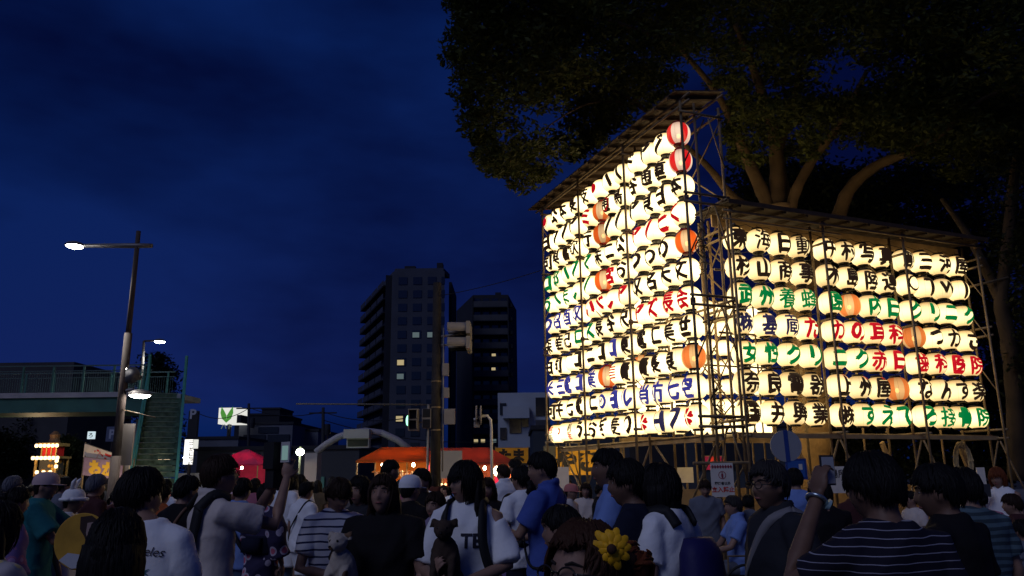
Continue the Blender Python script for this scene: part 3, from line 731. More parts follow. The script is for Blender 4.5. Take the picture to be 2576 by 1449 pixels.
# ---------------------------------------------------------------- street lamps
LAMPM = mat('lamp_grey', (.16, .15, .15), .5, metal=.3); LAMPW = glow('lamp_white', (1.0, .96, .86), 38.0); POLEM = mat('pole_paint', (.055, .040, .036), .8, metal=.0, var=.2, vscale=5)
def lamp_or_fill(p, e, parent, r=.18, col=(1, .95, .86), spot=False):
    l_ = bpy.data.lights.new('lamp_or_fill', 'SPOT' if spot else 'POINT'); l_.energy = e; l_.shadow_soft_size = r; l_.color = col
    if spot: l_.spot_size = R(150); l_.spot_blend = .6
    o = bpy.data.objects.new('lamp_or_fill', l_); COL.objects.link(o); o.location = p; return o
d1 = 17.5
b0 = at(291, 1160, d1); b0.z = 0
l1 = thing('street_lamp', 'tall brown-grey street lamp with two lit heads standing nearest on the left', 'street lamp', tuple(b0))
top = at(345, 618, d1)
def on(z, t=top): return b0.lerp(Vector((t.x, t.y, t.z)), z / t.z)
pl = MB(); pl.path([b0, on(2.1)], [.105, .105], 14); pl.path([on(2.1), on(4.8)], [.088, .085], 14); pl.path([on(4.8), on(top.z + .35)], [.06, .05], 12); pl.build('pole', POLEM, l1, smooth=True)
h = at(188, 618, d1)
ar = MB(); ar.path([top + (top - h).normalized() * .35, top, h + (top - h).normalized() * .2], [.05, .06, .045], 10); ar.build('arm', LAMPM, l1, smooth=True)
def head(hp, s, lamp, parent):
    b = MB(); b.lathe(hp, [(.10 * s, -.02 * s), (.40 * s, -.02 * s), (.43 * s, .02 * s), (.34 * s, .12 * s), (.15 * s, .19 * s), (.05 * s, .2 * s)], 24); hd = b.build('lamp_head', LAMPM, parent, smooth=False)
    MB().ell(hp - Vector((0, 0, .02 * s)), (.36 * s, .36 * s, .11 * s), n=20, m=8).build('lens', lamp, hd, smooth=True); return hd
head(h, .5, LAMPW, l1); lamp_or_fill(h - Vector((0, 0, .3)), 800, l1, spot=True)
h2 = at(352, 993, d1); ar = MB(); ar.path([on(h2.z + .08), h2 + Vector((-.15, 0, .12))], [.04, .04], 8); ar.build('arm', LAMPM, l1); head(h2, .6, LAMPW, l1); lamp_or_fill(h2 - Vector((0, 0, .3)), 40, l1, spot=True)
MB().box(on(2.35) + Vector((.06, .16, 0)), (.42, .05, .9)).build('sign_plate', mat('sign_back', (.13, .115, .11), .5, metal=.3), l1)
pr_ = MB(); sp_ = at(333, 945, d1 + .05); pr_.path([sp_ + Vector((0, .35, 0)), sp_ + Vector((0, .05, 0)), sp_ + Vector((.02, -.1, 0))], [.06, .1, .19], 16); pr_.build('loudspeaker', mat('speaker_grey', (.10, .10, .11), .7), l1, smooth=True)
pipe('arm', on(sp_.z), sp_ + Vector((0, .2, 0)), l1, .02)
hs_ = at(318, 930, d1); MB().ell(hs_, (.09, .07, .05)).build('spot_lens', LAMPW, l1, smooth=True)
pipe('stay_wire', at(305, 1030, d1), at(390, 1050, d1 - 1), l1, .012)
d2 = 34.0; b2 = at(353, 1180, d2); b2.z = 0
l2 = thing('street_lamp', 'thin distant street lamp with one lit head beyond the footbridge stairs', 'street lamp', tuple(b2)); t2 = at(362, 858, d2); h3 = at(402, 859, d2)
b = MB(); b.path([b2, at(355, 1000, d2), t2], [.09, .07, .05], 10); b.path([t2, at(388, 857, d2)], [.04, .04], 8); b.build('pole', POLEM, l2, smooth=True); head(h3, .6, glow('lamp_cool', (.85, 1.0, .95), 40), l2); lamp_or_fill(h3 - Vector((0, 0, .3)), 500, l2, col=(.85, 1, .95), spot=True)
for px, py, dd, s, lab in ((115, 1068, 70, .7, 'tiny lit street lamp far behind the festival float'), (186, 1100, 70, .6, 'tiny lit street lamp right of the festival float'), (472, 1150, 60, .7, 'small lit globe lamp beside the pink stall')):
    p = at(px, py, dd); bb = Vector((p.x + .8, p.y, 0)); o = thing('street_lamp', lab, 'street lamp', tuple(bb)); MB().path([bb, Vector((bb.x, bb.y, p.z + .15)), p + Vector((.2, 0, .12))], [.07, .06, .04], 8).build('pole', POLEM, o); head(p, s * 1.3, LAMPW, o)
# park lamp with a round glowing globe
gp = at(755, 1137, 30); o = thing('park_lamp', 'round white-green glowing globe lamp on a post beside the arch', 'lamp', (gp.x, gp.y, 0)); MB().path([(gp.x, gp.y, 0), gp - Vector((0, 0, .08))], [.06, .04], 10).build('post', LAMPM, o); MB().ell(gp, (.15, .15, .13)).build('globe', glow('globe_glow', (.85, 1.0, .70), 22), o, smooth=True)
MB().lathe(gp, [(.06, .11), (.07, .14), (.02, .2)], 12).build('cap', LAMPM, o); lamp_or_fill(gp - Vector((0, .3, 0)), 60, o, .15, (.8, 1, .55))

# ---------------------------------------------------------------- footbridge
GRN = mat('bridge_green', (.04, .125, .10), .55, var=.2, vscale=1.5); GRNL = mat('bridge_green_bright', (.07, .28, .22), .5, var=.15, vscale=2); CONC = mat('bridge_concrete', (.32, .31, .33), .8, var=.2, vscale=2)
fb = thing('footbridge', 'green steel footbridge with railings crossing the road on the left', 'footbridge', (-17, 34, 0))
Y0, Y1 = 31.2, 33.4; zd = 4.62
A0, A1 = at(-260, 0, Y0).x, at(372, 0, Y0).x
x0, x1 = -24.5, at(375, 1015, Y0).x
MB().box(((x0 + x1) / 2, (Y0 + Y1) / 2, 4.48), (x1 - x0, Y1 - Y0, .58)).build('girder', GRN, fb)
MB().box(((x0 + x1) / 2, (Y0 + Y1) / 2 - .02, 4.86), (x1 - x0 + .1, Y1 - Y0 + .12, .20)).build('deck', CONC, fb)
for yy in (Y0, Y1):
    for k in range(9): xx = x0 + .3 + k * (x1 - x0 - .6) / 8; MB().box((xx, yy, 5.45), (.07, .06, 1.10)).build('railing_post', GRN, fb)
    b = MB(); b.box(((x0 + x1) / 2, yy, 6.02), (x1 - x0, .06, .05)); b.box(((x0 + x1) / 2, yy, 5.82), (x1 - x0, .035, .03))
    for k in range(110): b.box((x0 + k * (x1 - x0) / 110, yy, 5.40), (.010, .010, .80))
    b.build('railing', mat('rail_dark', (.06, .1, .1), .6), fb)
# stairs coming down towards the viewer, along an axis that runs nearly straight at the camera
yT, yB, n_st, sw = Y0, 24.4, 24, 1.22
cT = Vector((at(415, 1000, yT).x, yT, 0)); cB = Vector((at(384, 1190, yB).x, yB, 0)); side_ = Vector(((cB - cT).y, -(cB - cT).x, 0)).normalized(); side_ = side_ if side_.x > 0 else -side_
along = (cB - cT).normalized(); rs = Matrix.Rotation(math.atan2(side_.y, side_.x), 3, 'Z')
stb = thing('bridge_staircase', 'steep stair flight with green side beams coming down from the footbridge', 'stairs', tuple((cT + cB) / 2))
b = MB(); b2_ = MB()
for k in range(n_st):
    tt = k / n_st; c_ = cT.lerp(cB, tt); z = 4.85 * (1 - tt)
    b.box(c_ + along * .14 + Vector((0, 0, z - .08)), (sw, .29, .17), rs); b2_.box(c_ + along * .29 + Vector((0, 0, z + .008)), (sw - .2, .03, .022), rs)
b.build('treads', mat('stair_concrete', (.10, .16, .11), .9, var=.5, vscale=5), stb); b2_.build('nosing', mat('nosing', (.22, .30, .24), .6), stb)
for sx in (-1, 1):
    of = side_ * (sw / 2 + .06) * sx; up_ = lambda z: Vector((0, 0, z))
    MB().obox(cT + of + up_(4.98), cB + of + up_(.12), .10, .36).build('side_beam', GRNL, stb); MB().obox(cT + of + up_(5.95), cB + of + up_(1.05), .06, .08).build('handrail', GRNL, stb)
    for k in range(9): MB().box(cT.lerp(cB, k / 8) + of + up_(5.45 - 4.87 * k / 8), (.04, .04, .95)).build('baluster', GRNL, stb)
    MB().box(cT + of + up_(5.65), (.09, .09, 1.5)).build('end_post', GRNL, stb)
MB().box((cT + Vector((0, .9, 4.75))), (sw + .1, 2.0, .2)).build('landing', CONC, stb)
for xx in (-22.5, x1 - .6): tag(MB().box((xx, 32.3, 1.97), (.5, .5, 3.94)).build('bridge_pier', CONC, loc=(xx, 32.3, 0)), f"square concrete pier under the footbridge {'at the far left' if xx < -20 else 'beside the stairs'}", 'pier')
b = MB(); q = at(-40, 905, 60); q2 = at(188, 905, 60)
bl = thing('building', 'dark flat-roofed building rising behind the footbridge', 'building', ((q.x + q2.x) / 2, 65, 0)); DARKW = mat('dark_wall', (.05, .05, .055), .9, var=.15, vscale=.5)
MB().box(((q.x + q2.x) / 2, 65, 5.2), (q2.x - q.x, 10, 10.4)).build('wall', DARKW, bl)
# ---------------------------------------------------------------- far buildings
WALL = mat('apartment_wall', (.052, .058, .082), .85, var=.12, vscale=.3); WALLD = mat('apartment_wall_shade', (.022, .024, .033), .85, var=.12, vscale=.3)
GLASS = mat('dark_glass', (.02, .022, .03), .15, spec=.5); LITW = glow('lit_window', (1.0, .80, .42), .45); LITC = glow('lit_window_cool', (.55, .75, .8), .16); RAILG = mat('balcony_panel', (.05, .052, .064), .6, var=.15, vscale=.5)
def flat_face(px0, px1, D): return at(px0, 1190, D).x, at(px1, 1190, D).x
# first tower: side face with balconies, front face with windows
D = 150.0; tx0 = at(981, 1000, D).x; tx1 = at(1116, 1000, D).x; zt = at(1040, 683, D).z; tl = at(916, 1000, D + 26).x
t1 = thing('apartment_tower', 'tall apartment tower with rows of small windows and a balcony side, left of the two', 'building', ((tx0 + tx1) / 2, D + 12, 0))
# plan: front edge tx0..tx1 at D, side face going back-left to (tl, D+26)
pA, pB, pC = Vector((tx0, D, 0)), Vector((tx1, D, 0)), Vector((tl, D + 26, 0)); pD = pB + (pC - pA)
b = MB(); poly = [(p.x, p.y) for p in (pA, pB, pD, pC)]
b.prism(poly, 0, zt, ((0, 0, 0), (1, 0, 0), (0, 1, 0), (0, 0, 1))); b.build('wall', WALL, t1)
b = MB(); b.prism([(pA.x + .3, D + 1), (pB.x - .3, D + 1), (pB.x + .5, D + 6), (pA.x - 1, D + 6)], zt, zt + .9, ((0, 0, 0), (1, 0, 0), (0, 1, 0), (0, 0, 1))); b.build('parapet', WALL, t1)
FL = 14; fh = (zt - 3.5) / FL
lit = {(4, 2): LITC, (4, 1): LITC, (6, 0): LITW, (7, 0): LITC, (10, 0): LITW}
for f in range(FL):
    z = zt - 1.9 - f * fh
    for c in range(4):
        xx = tx0 + (tx1 - tx0) * (.20, .48, .76, .975)[c]; ww = 1.7 if c < 3 else .7
        fr = MB().box((xx, D - .03, z), (ww, .16, 1.5)).build('window', GLASS, t1)
        if (f, c) in lit: MB().box((xx - .15, D - .13, z - .12), (ww * .75, .05, 1.0)).build('pane', lit[(f, c)], fr)
side = (pC - pA).normalized(); nrm = Vector((-side.y, side.x, 0)); nrm = nrm if nrm.x < 0 else -nrm
for f in range(FL):
    z = zt - 2.6 - f * fh
    a, c = pA + side * 1.2, pC - side * .3
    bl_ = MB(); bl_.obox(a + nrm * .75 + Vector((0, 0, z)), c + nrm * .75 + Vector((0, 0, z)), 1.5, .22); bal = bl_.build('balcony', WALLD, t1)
    r_ = MB(); ks = 4
    for k in range(ks):
        p, q = a.lerp(c, (k + .06) / ks), a.lerp(c, (k + .94) / ks)
        r_.obox(p + nrm * 1.52 + Vector((0, 0, z + .62)), q + nrm * 1.52 + Vector((0, 0, z + .62)), .06, 1.05)
    r_.build('balcony_rail', RAILG, bal)
MB().obox(pA + side * 13 + nrm * .02 + Vector((0, 0, zt / 2)), pA + side * 13.1 + nrm * .02 + Vector((0, 0, zt / 2)), .02, zt - 2)
b = MB(); q = at(898, 1170, D + 26); b.obox(pA + side * .6 + nrm * .3 + Vector((0, 0, zt / 2 - .3)), pA + side * .61 + nrm * .3 + Vector((0, 0, zt / 2 - .3)), 1.9, zt - .6); b.build('corner_column', WALLD, t1)
for kx, kw, kh in ((.25, 2.2, 1.8), (.62, 3.2, 1.3), (.85, 1.2, 2.4)): MB().box((tx0 + (tx1 - tx0) * kx, D + 7, zt + .9 + kh / 2), (kw, 2.2, kh)).build('rooftop_unit', WALLD, t1)
# side slab joined to the right of the first tower
x2 = at(1132, 1000, D + 14).x
b = MB(); zz = at(1150, 712, D + 12).z; b.box(((tx1 + x2) / 2 + .2, D + 18, zz / 2), (x2 - tx1 + .5, 14, zz)); b.build('stair_block', WALLD, t1)
# second tower
D = 180.0; sx0 = at(1190, 1000, D).x; sx1 = at(1281, 1000, D).x; zs = at(1220, 742, D).z; sl = at(1146, 1000, D + 16).x
t2_ = thing('apartment_tower', 'apartment tower with full-width dark balconies, right of the two', 'building', ((sx0 + sx1) / 2, D + 10, 0))
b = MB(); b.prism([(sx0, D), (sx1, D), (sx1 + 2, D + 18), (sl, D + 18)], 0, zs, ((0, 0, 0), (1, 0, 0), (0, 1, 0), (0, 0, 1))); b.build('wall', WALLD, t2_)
FL = 12; fh = (zs - 4) / FL
lit2 = {(4, .58): LITW, (5, .57): LITW, (10, .08): LITW, (10, .27): LITW, (10, .58): LITC}
for f in range(FL):
    z = zs - 3.2 - f * fh
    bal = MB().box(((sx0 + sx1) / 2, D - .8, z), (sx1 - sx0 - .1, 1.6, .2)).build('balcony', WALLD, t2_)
    MB().box(((sx0 + sx1) / 2, D - 1.56, z + .75), (sx1 - sx0 - .1, .07, 1.3)).build('balcony_rail', RAILG, bal)
    MB().box((sx1 + .45, D - .2, z + .5), (.9, 1.4, .9)).build('end_fin', WALLD, t2_)
    for c in (.12, .37, .62, .87): MB().box((sx0 + (sx1 - sx0) * c, D - .02, z + 1.4), ((sx1 - sx0) * .18, .1, 1.9)).build('window', GLASS, t2_)
for (f, c), m in lit2.items(): MB().box((sx0 + (sx1 - sx0) * c, D - .13, zs - 3.2 - f * fh + 1.75), (.9, .06, .9)).build('pane', m, t2_)
for xx in (sx0 + .05, sx1 - .05): MB().box((xx, D - .8, zs / 2), (.25, 1.7, zs - 1)).build('edge_fin', WALLD, t2_)
for kx, kw, kh in ((.3, 2.0, 1.6), (.7, 1.4, 2.2)): MB().box((sx0 + (sx1 - sx0) * kx, D + 8, zs + kh / 2), (kw, 2.0, kh)).build('rooftop_unit', WALLD, t2_)
# white house block right of the towers
D = 62; hx0, hx1 = at(1253, 1100, D).x, at(1385, 1100, D).x; zh = at(1300, 988, D).z
hb = thing('apartment_house', 'pale low apartment house with dark window bays beside the lantern scaffold', 'building', ((hx0 + hx1) / 2, D + 6, 0)); PALE = mat('pale_render', (.34, .38, .44), .85, var=.08, vscale=.6)
MB().box(((hx0 + hx1) / 2, D + 6, zh / 2), (hx1 - hx0, 12, zh)).build('wall', PALE, hb)
MB().box((hx0 + (hx1 - hx0) * .35, D - .45, zh * .80), ((hx1 - hx0) * .5, .9, .9)).build('balcony', PALE, hb)
MB().box((hx0 + (hx1 - hx0) * .85, D - .5, zh * .62), ((hx1 - hx0) * .28, 1.0, .12)).build('balcony', PALE, hb)
MB().box((hx0 + (hx1 - hx0) * .85, D - .97, zh * .67), ((hx1 - hx0) * .28, .05, .8)).build('balcony_rail', RAILG, hb)
for fx, fz, ww, hh in ((.10, .84, .5, .9), (.10, .60, .5, .9), (.33, .70, .9, 1.5), (.52, .74, .5, 1.2), (.85, .86, 1.0, 1.4), (.2, .38, .5, 1.1), (.36, .36, .9, 1.3), (.58, .38, .9, 1.3), (.85, .42, 1.0, 1.6), (.85, .2, 1.1, 1.4)):
    MB().box((hx0 + (hx1 - hx0) * fx, D - .03, zh * fz), (ww, .12, hh)).build('window', GLASS, hb)
# low town on the left of the towers
def block(label, px0, px1, ptop, D, m=None, depth=10, windows=()):
    x0, x1 = at(px0, 1100, D).x, at(px1, 1100, D).x; z = at((px0 + px1) / 2, ptop, D).z
    o = thing('building', label, 'building', ((x0 + x1) / 2, D + depth / 2, 0)); MB().box(((x0 + x1) / 2, D + depth / 2, z / 2), (x1 - x0, depth, z)).build('wall', m or WALLB, o)
    MB().box(((x0 + x1) / 2, D + depth / 2, z + .12), (x1 - x0 + .2, depth + .2, .24)).build('roof', WALLD, o)
    for fx, fz, ww, hh, mm in windows: MB().box((x0 + (x1 - x0) * fx, D - .04, z * fz), (ww, .12, hh)).build('window', mm, o)
    return o, x0, x1, z
WALLB = mat('town_wall', (.11, .12, .16), .9, var=.15, vscale=.5)
block('low wide dark building across the back of the square', 500, 905, 1132, 48, mat('town_wall_dark', (.05, .055, .065), .9), 12, [(.3, .8, 1.6, 1.0, GLASS), (.55, .8, 1.6, 1.0, GLASS), (.72, .35, 1.4, 1.0, mat('notice_green', (.12, .3, .22), .7))])
block('grey flat-roofed building under the leaf sign', 600, 735, 1068, 80, None, 12, [(.3, .75, 2.2, 1.4, GLASS), (.75, .75, 2.2, 1.4, GLASS), (.55, .92, 2.0, .6, GLASS)])
o, x0, x1, z = block('taller dark roof block right below the leaf sign', 588, 700, 1045, 95, WALLD, 10)
block('narrow grey building with small lit window by the utility poles', 735, 800, 1085, 85, None, 10, [(.35, .88, .3, .5, LITC), (.35, .68, .25, .35, LITC), (.6, .5, 1.2, 1.0, GLASS)])
block('dark roofed house right of the footbridge stairs', 470, 600, 1105, 70, WALLB, 8, [(.5, .6, 1.6, 1.0, GLASS)])
block('dark distant building between bridge and float', 195, 255, 1090, 90, WALLD, 8)
o, x0, x1, z = block('rooftop structure with a water tank behind the shops', 655, 700, 1030, 100, WALLD, 6)
block('long low dark building behind the lantern scaffolds', 1340, 2110, 1076, 46, mat('town_wall_blue', (.03, .04, .06), .9), 8, [(.12, .6, 3.0, 1.4, GLASS), (.4, .6, 3.0, 1.4, GLASS), (.62, .6, 3.0, 1.4, GLASS)])
# leaf sign on its roof
D = 78; q0, q1 = at(551, 1026, D), at(605, 1066, D); sg = thing('rooftop_sign', 'bright white rooftop sign with a green leaf emblem', 'sign', ((q0.x + q1.x) / 2, D, at(578, 1068, D).z))
MB().box(((q0.x + q1.x) / 2, D + 1.0, (q0.z + q1.z) / 2), (q1.x - q0.x, 2.0, q0.z - q1.z)).build('sign_box', glow('sign_white', (.92, .92, .85), .85), sg)
MB().box((q1.x - .18, D + 1.0, (q0.z * .3 + q1.z * .7)), (.4, 2.1, (q0.z - q1.z) * .5)).build('sign_back', WALLD, sg)
LEAFG = glow('sign_green', (.10, .36, .06), .7); cx, cz = at(571, 1041, D).x, at(571, 1044, D).z
for s_ in (-1, 1):
    MB().prism([(0, -.75), (s_ * .45, -.35), (s_ * .62, .2), (s_ * .55, .8), (s_ * .3, .45), (s_ * .02, -.05)], .02, .06, ((cx, D - .01, cz), (1, 0, 0), (0, 0, 1), (0, -1, 0))).build('leaf_mark', LEAFG, sg)
sign_text('sign_letters', 'ハト', glow('sign_text_grey', (.12, .14, .12), 1.0), sg, (cx + .05, D - .03, cz - 1.1), (1, 0, 0), (0, 0, 1), .6, .02)
MB().tube((cx, D + .9, at(571, 1066, D).z - 4), (cx, D + .9, q1.z), .2).build('sign_leg', WALLD, sg)
# vertical lit shop sign
D = 44; q0, q1 = at(466, 1106, D), at(492, 1168, D); vs_ = thing('shop_sign', 'tall narrow glowing white shop sign with dark kana lettering', 'sign', ((q0.x + q1.x) / 2, D, 0))
MB().box(((q0.x + q1.x) / 2 - .09, D, (q0.z + q1.z) / 2), ((q1.x - q0.x) * .62, .25, q0.z - q1.z)).build('sign_box', glow('sign_white_hot', (1, .97, .9), 1.6), vs_)
MB().box((q1.x - .14, D + .02, q0.z - .24), (.30, .22, .48)).build('sign_box', glow('sign_white', (.92, .92, .85), .85), vs_)
for k, ch in enumerate('かに料理'): sign_text('sign_letters', ch, mat('sign_black', (.02, .02, .02), .6), vs_, ((q0.x + q1.x) / 2 + .10, D - .14, q0.z - .52 - .27 * k), (1, 0, 0), (0, 0, 1), .26, .03)
for k in range(3): MB().box(((q0.x + q1.x) / 2 + .06, D - .15, q0.z - .08 - .09 * k), (.26 - .03 * k, .03, .035)).build('sign_mark', mat('sign_black', (.02, .02, .02), .6), vs_)
MB().tube(((q0.x + q1.x) / 2, D, 0), ((q0.x + q1.x) / 2, D, q1.z), .09).build('post', POLEM, vs_)
MB().box((at(480, 1185, D).x, D + .3, .95), (1.6, .12, 1.9)).build('base_panel', mat('tile_pale', (.42, .38, .33), .7), vs_)
# small lit sign boxes and a parking sign
for px, py, D, s_, lab, txt in ((230, 1095, 60, 1.0, 'small glowing blue-white square sign near the festival float', 'ろ'), (824, 1083, 70, .9, 'small warm lit square sign by the utility pole', '山')):
    p = at(px, py, D); o = thing('small_sign', lab, 'sign', (p.x, D, 0)); MB().box(p, (s_ * .5, .2, s_ * .55)).build('sign_box', glow('sign_pale' + txt, (.75, .92, 1.0) if D == 60 else (1.0, .75, .5), .8), o)
    MB().tube((p.x, D, 0), (p.x, D, p.z - s_ * .27), .05).build('post', POLEM, o); sign_text('sign_letters', txt, mat('sign_black', (.02, .02, .02), .6), o, p + Vector((0, -.11, 0)), (1, 0, 0), (0, 0, 1), s_ * .4, .02)
p = at(284, 1092, 52); o = thing('parking_sign', 'dim parking sign board with a pale letter P', 'sign', (p.x, 52, 0)); MB().box(p, (.8, .15, .95)).build('sign_box', mat('sign_dim', (.10, .12, .2), .6), o); sign_text('sign_letters', 'P', mat('sign_pale_paint', (.4, .42, .5), .6), o, p + Vector((0, -.09, 0)), (1, 0, 0), (0, 0, 1), .8, .03); MB().tube((p.x, 52, 0), (p.x, 52, p.z - .45), .05).build('post', POLEM, o)
p = at(775, 1080, 80); D = 80; o = thing('parking_sign', 'tall dim rooftop parking sign column with letter P left of the leaf sign', 'sign', (at(487, 1060, D).x, D, 0)); p = at(487, 1062, D); MB().box(p - Vector((0, 0, .6)), (.9, .5, 3.4)).build('sign_box', WALLD, o); sign_text('sign_letters', 'P', mat('sign_pale_paint', (.4, .42, .5), .6), o, at(489, 1042, D) + Vector((0, -.3, 0)), (1, 0, 0), (0, 0, 1), 1.3, .03); MB().tube((p.x, D, 0), (p.x, D, p.z), .15).build('post', WALLD, o)
# utility poles and wires
WIRE = mat('black_wire', (.012, .012, .014), .6)
up = []
for px, ptop, D, lab in ((628, 1015, 66, 'dark utility pole behind the leaf sign'), (815, 1025, 58, 'dark utility pole with a crossbar left of the towers')):
    bb = at(px, 1190, D); bb.z = 0; tp = at(px - 2, ptop, D); o = thing('utility_pole', lab, 'utility pole', tuple(bb)); MB().path([bb, tp], [.16, .11], 10).build('pole', WALLD, o, smooth=True); MB().box(tp - Vector((0, 0, .4)), (2.0, .1, .1)).build('crossarm', WALLD, o); MB().lathe(tp + Vector((.35, .1, -1.6)), [(.2, -.4), (.24, 0), (.2, .4)], 12).build('transformer', WALLD, o); up.append(tp)
def wire(name, pts, sag, label, r=.012):
    b = MB(); P = []
    for i in range(len(pts) - 1):
        for k in range(12): t_ = k / 12; P.append(pts[i].lerp(pts[i + 1], t_) - Vector((0, 0, sag * 4 * t_ * (1 - t_))))
    P.append(pts[-1]); b.path(P, r, 5); return tag(b.build(name, WIRE, loc=tuple(pts[0])), label, 'cable')
wire('power_line', [up[0] - Vector((0, 0, .3)), up[1] - Vector((0, 0, .3)), at(1085, 1040, 40)], .5, 'thin power line strung between the two dark utility poles', .03)

wire('power_line', [at(500, 1040, 66), up[0] - Vector((0, 0, .4))], .6, 'thin power line left of the leaf sign pole', .03)
wire('power_line', [up[1] - Vector((0, 0, .9)), at(1250, 1110, 60)], .6, 'low power line from the crossbar pole to the pale apartment house', .03)
# ---------------------------------------------------------------- signal pole
D = 19.5; CONP = mat('dark_pole', (.026, .021, .019), .8, var=.3, vscale=4, bump=.2, bscale=15); SIGG = mat('signal_grey', (.22, .20, .185), .5, var=.1); VIS = mat('signal_black', (.01, .01, .01), .5)
bb = at(1096, 1150, D); bb.z = 0; tp = at(1100, 712, D)
sp = thing('signal_pole', 'thick dark concrete pole carrying traffic signals left of the lantern tower', 'utility pole', tuple(bb))
MB().path([bb, tp], [.135, .105], 16).build('pole', CONP, sp, smooth=True)
pipe('conduit', bb + Vector((-.19, -.02, 0)), bb + Vector((-.19, -.02, 3.3)), sp, .03, SIGG); pipe('conduit', bb + Vector((.17, -.04, 1.7)), bb + Vector((.17, -.04, 5.2)), sp, .018, SIGG)
def onp(z): return bb.lerp(tp, z / tp.z)
for k, (px, py, wd, hh) in enumerate(((1121, 930, .15, .30), (1123, 988, .13, .24), (1131, 1048, .26, .37))): MB().box(at(px, py, D - .05), (wd, .16, hh)).build('control_box', SIGG, sp)
for py in (1082, 1025, 960): MB().lathe(onp(at(1098, py, D).z), [(.128, -.018), (.128, .018)], 16).build('steel_band', PIPE, sp)
# vehicle signal seen edge-on: two rows of hooded lamps pointing left
for py, lab in ((831, 'upper'), (868, 'lower')):
    p = at(1180, py, D); hd = MB()
    hd.box(p, (.10, .95, .30)); o = hd.build('signal_head', SIGG, sp)
    for k in range(3):
        q = p + Vector((-.05, -.31 + .31 * k, 0)); v_ = MB(); n_ = 14; vs = []
        for (dx, r0) in ((0, .145), (-.46, .155)):
            for rr in (r0, r0 - .012):
                for j in range(n_): a = math.radians(-35 + 250 * j / (n_ - 1)); vs.append(q + Vector((dx, rr * math.cos(a), rr * math.sin(a))))
        fs = []
        for j in range(n_ - 1):
            for (A_, B_) in ((0, 2), (3, 1), (1, 0), (2, 3)): fs.append((A_ * n_ + j, B_ * n_ + j, B_ * n_ + j + 1, A_ * n_ + j + 1))
        v_.add(vs, fs); v_.build('visor', SIGG if k == 0 else VIS, o); MB().ell(q + Vector((-.01, 0, 0)), (.03, .12, .12)).build('lens', VIS, o)
for z_ in (.0, .34): pipe('arm', onp(at(1100, 868, D).z + z_ * .6), at(1180, 868, D) + Vector((0, .0, z_ * .9)), sp, .03, SIGG)
pp = at(1183, 838, D); pipe('arm', pp + Vector((0, 0, -.5)), pp + Vector((0, 0, .12)), sp, .03, SIGG)
# pedestrian signal and a second, green lamp behind
for px, py, dx in ((1041, 1056, 0), (1074, 1053, 0)):
    p = at(px, py, D); o = MB().box(p, (.26 if px < 1060 else .22, .20, .52 if px < 1060 else .46)).build('pedestrian_signal', SIGG, sp)
    for s_ in (-1, 1): MB().box(p + Vector((0, -.104, s_ * .125)), (.18, .02, .20)).build('lens', VIS, o)
    if px < 1060:
        for s_ in (-1, 1): b = MB(); b.box(p + Vector((0, -.2, s_ * .125 + .105)), (.21, .2, .012)); b.box(p + Vector((-.1, -.19, s_ * .125)), (.012, .18, .2)); b.box(p + Vector((.1, -.19, s_ * .125)), (.012, .18, .2)); b.build('visor', SIGG, o)
pipe('arm', at(1041, 1062, D) + Vector((0, .06, 0)), at(1096, 1062, D), sp, .022, SIGG)
pipe('span_arm', at(745, 1016, D + 1), onp(at(1097, 1018, D).z), sp, .020, mat('arm_dark', (.07, .065, .065), .6))
MB().ell(at(1026, 1058, D + .4), (.05, .08, .13)).build('lens', glow('signal_green', (.35, 1.0, .6), 2.2), sp, smooth=True)
wire('power_line', [at(1100, 745, D), at(1362, 680, 16.5)], .05, 'thin cable from the signal pole to the lantern scaffold', .009)
# bracket sign: slim pale pole with a bent top and two round plates seen edge on
D = 17.5; b0 = at(1238, 1180, D); b0.z = 0; o = thing('sign_pole', 'slim pale pole with bent top and edge-on round road signs', 'road sign', tuple(b0))
MB().path([b0, at(1236, 1075, D), at(1234, 1056, D), at(1226, 1046, D), at(1214, 1047, D), at(1192, 1056, D)], .03, 10).build('pole', mat('white_pole', (.5, .48, .46), .5), o, smooth=True)
for px in (1198, 1209): MB().tube(at(px - 1, 1044, D) , at(px + 2, 1044, D), .21, .21, 20).build('sign_plate', SIGG, o)
MB().box(at(1199, 1068, D), (.12, .12, .12)).build('lamp_box', SIGG, o)

# ---------------------------------------------------------------- arch gate
D = 33.0; WHT = mat('arch_white', (.26, .25, .31), .6, var=.1, vscale=2)
ag = thing('arch_gate', 'white entrance arch with a hanging dark display board over the square', 'gate', (at(880, 1200, D).x, D, 0))
for px in (787, 1042): q = at(px, 1180, D); zt_ = at(px, 1140, D).z; MB().box((q.x, D, zt_ / 2), (.5, .8, zt_)).build('pillar', WHT, ag)
b = MB(); P = [at(795, 1138, D), at(820, 1118, D), at(850, 1100, D), at(880, 1089, D), at(920, 1084, D), at(960, 1089, D), at(1000, 1107, D), at(1040, 1138, D)]
b.path(P, .14, 10); b.build('arch', WHT, ag, smooth=True)
q0, q1 = at(870, 1088, D - .2), at(933, 1103, D - .2); MB().box(((q0.x + q1.x) / 2, D - .3, (q0.z + q1.z) / 2 + .05), (q1.x - q0.x, .7, .36)).build('board_cover', WHT, ag)
q0, q1 = at(876, 1104, D - .2), at(931, 1127, D - .2); fr_ = MB().box(((q0.x + q1.x) / 2, D - .3, (q0.z + q1.z) / 2), (q1.x - q0.x, .4, q0.z - q1.z)).build('display_frame', WHT, ag); MB().box(((q0.x + q1.x) / 2, D - .51, (q0.z + q1.z) / 2 + .01), (q1.x - q0.x - .1, .03, q0.z - q1.z - .1)).build('display_panel', VIS, fr_)

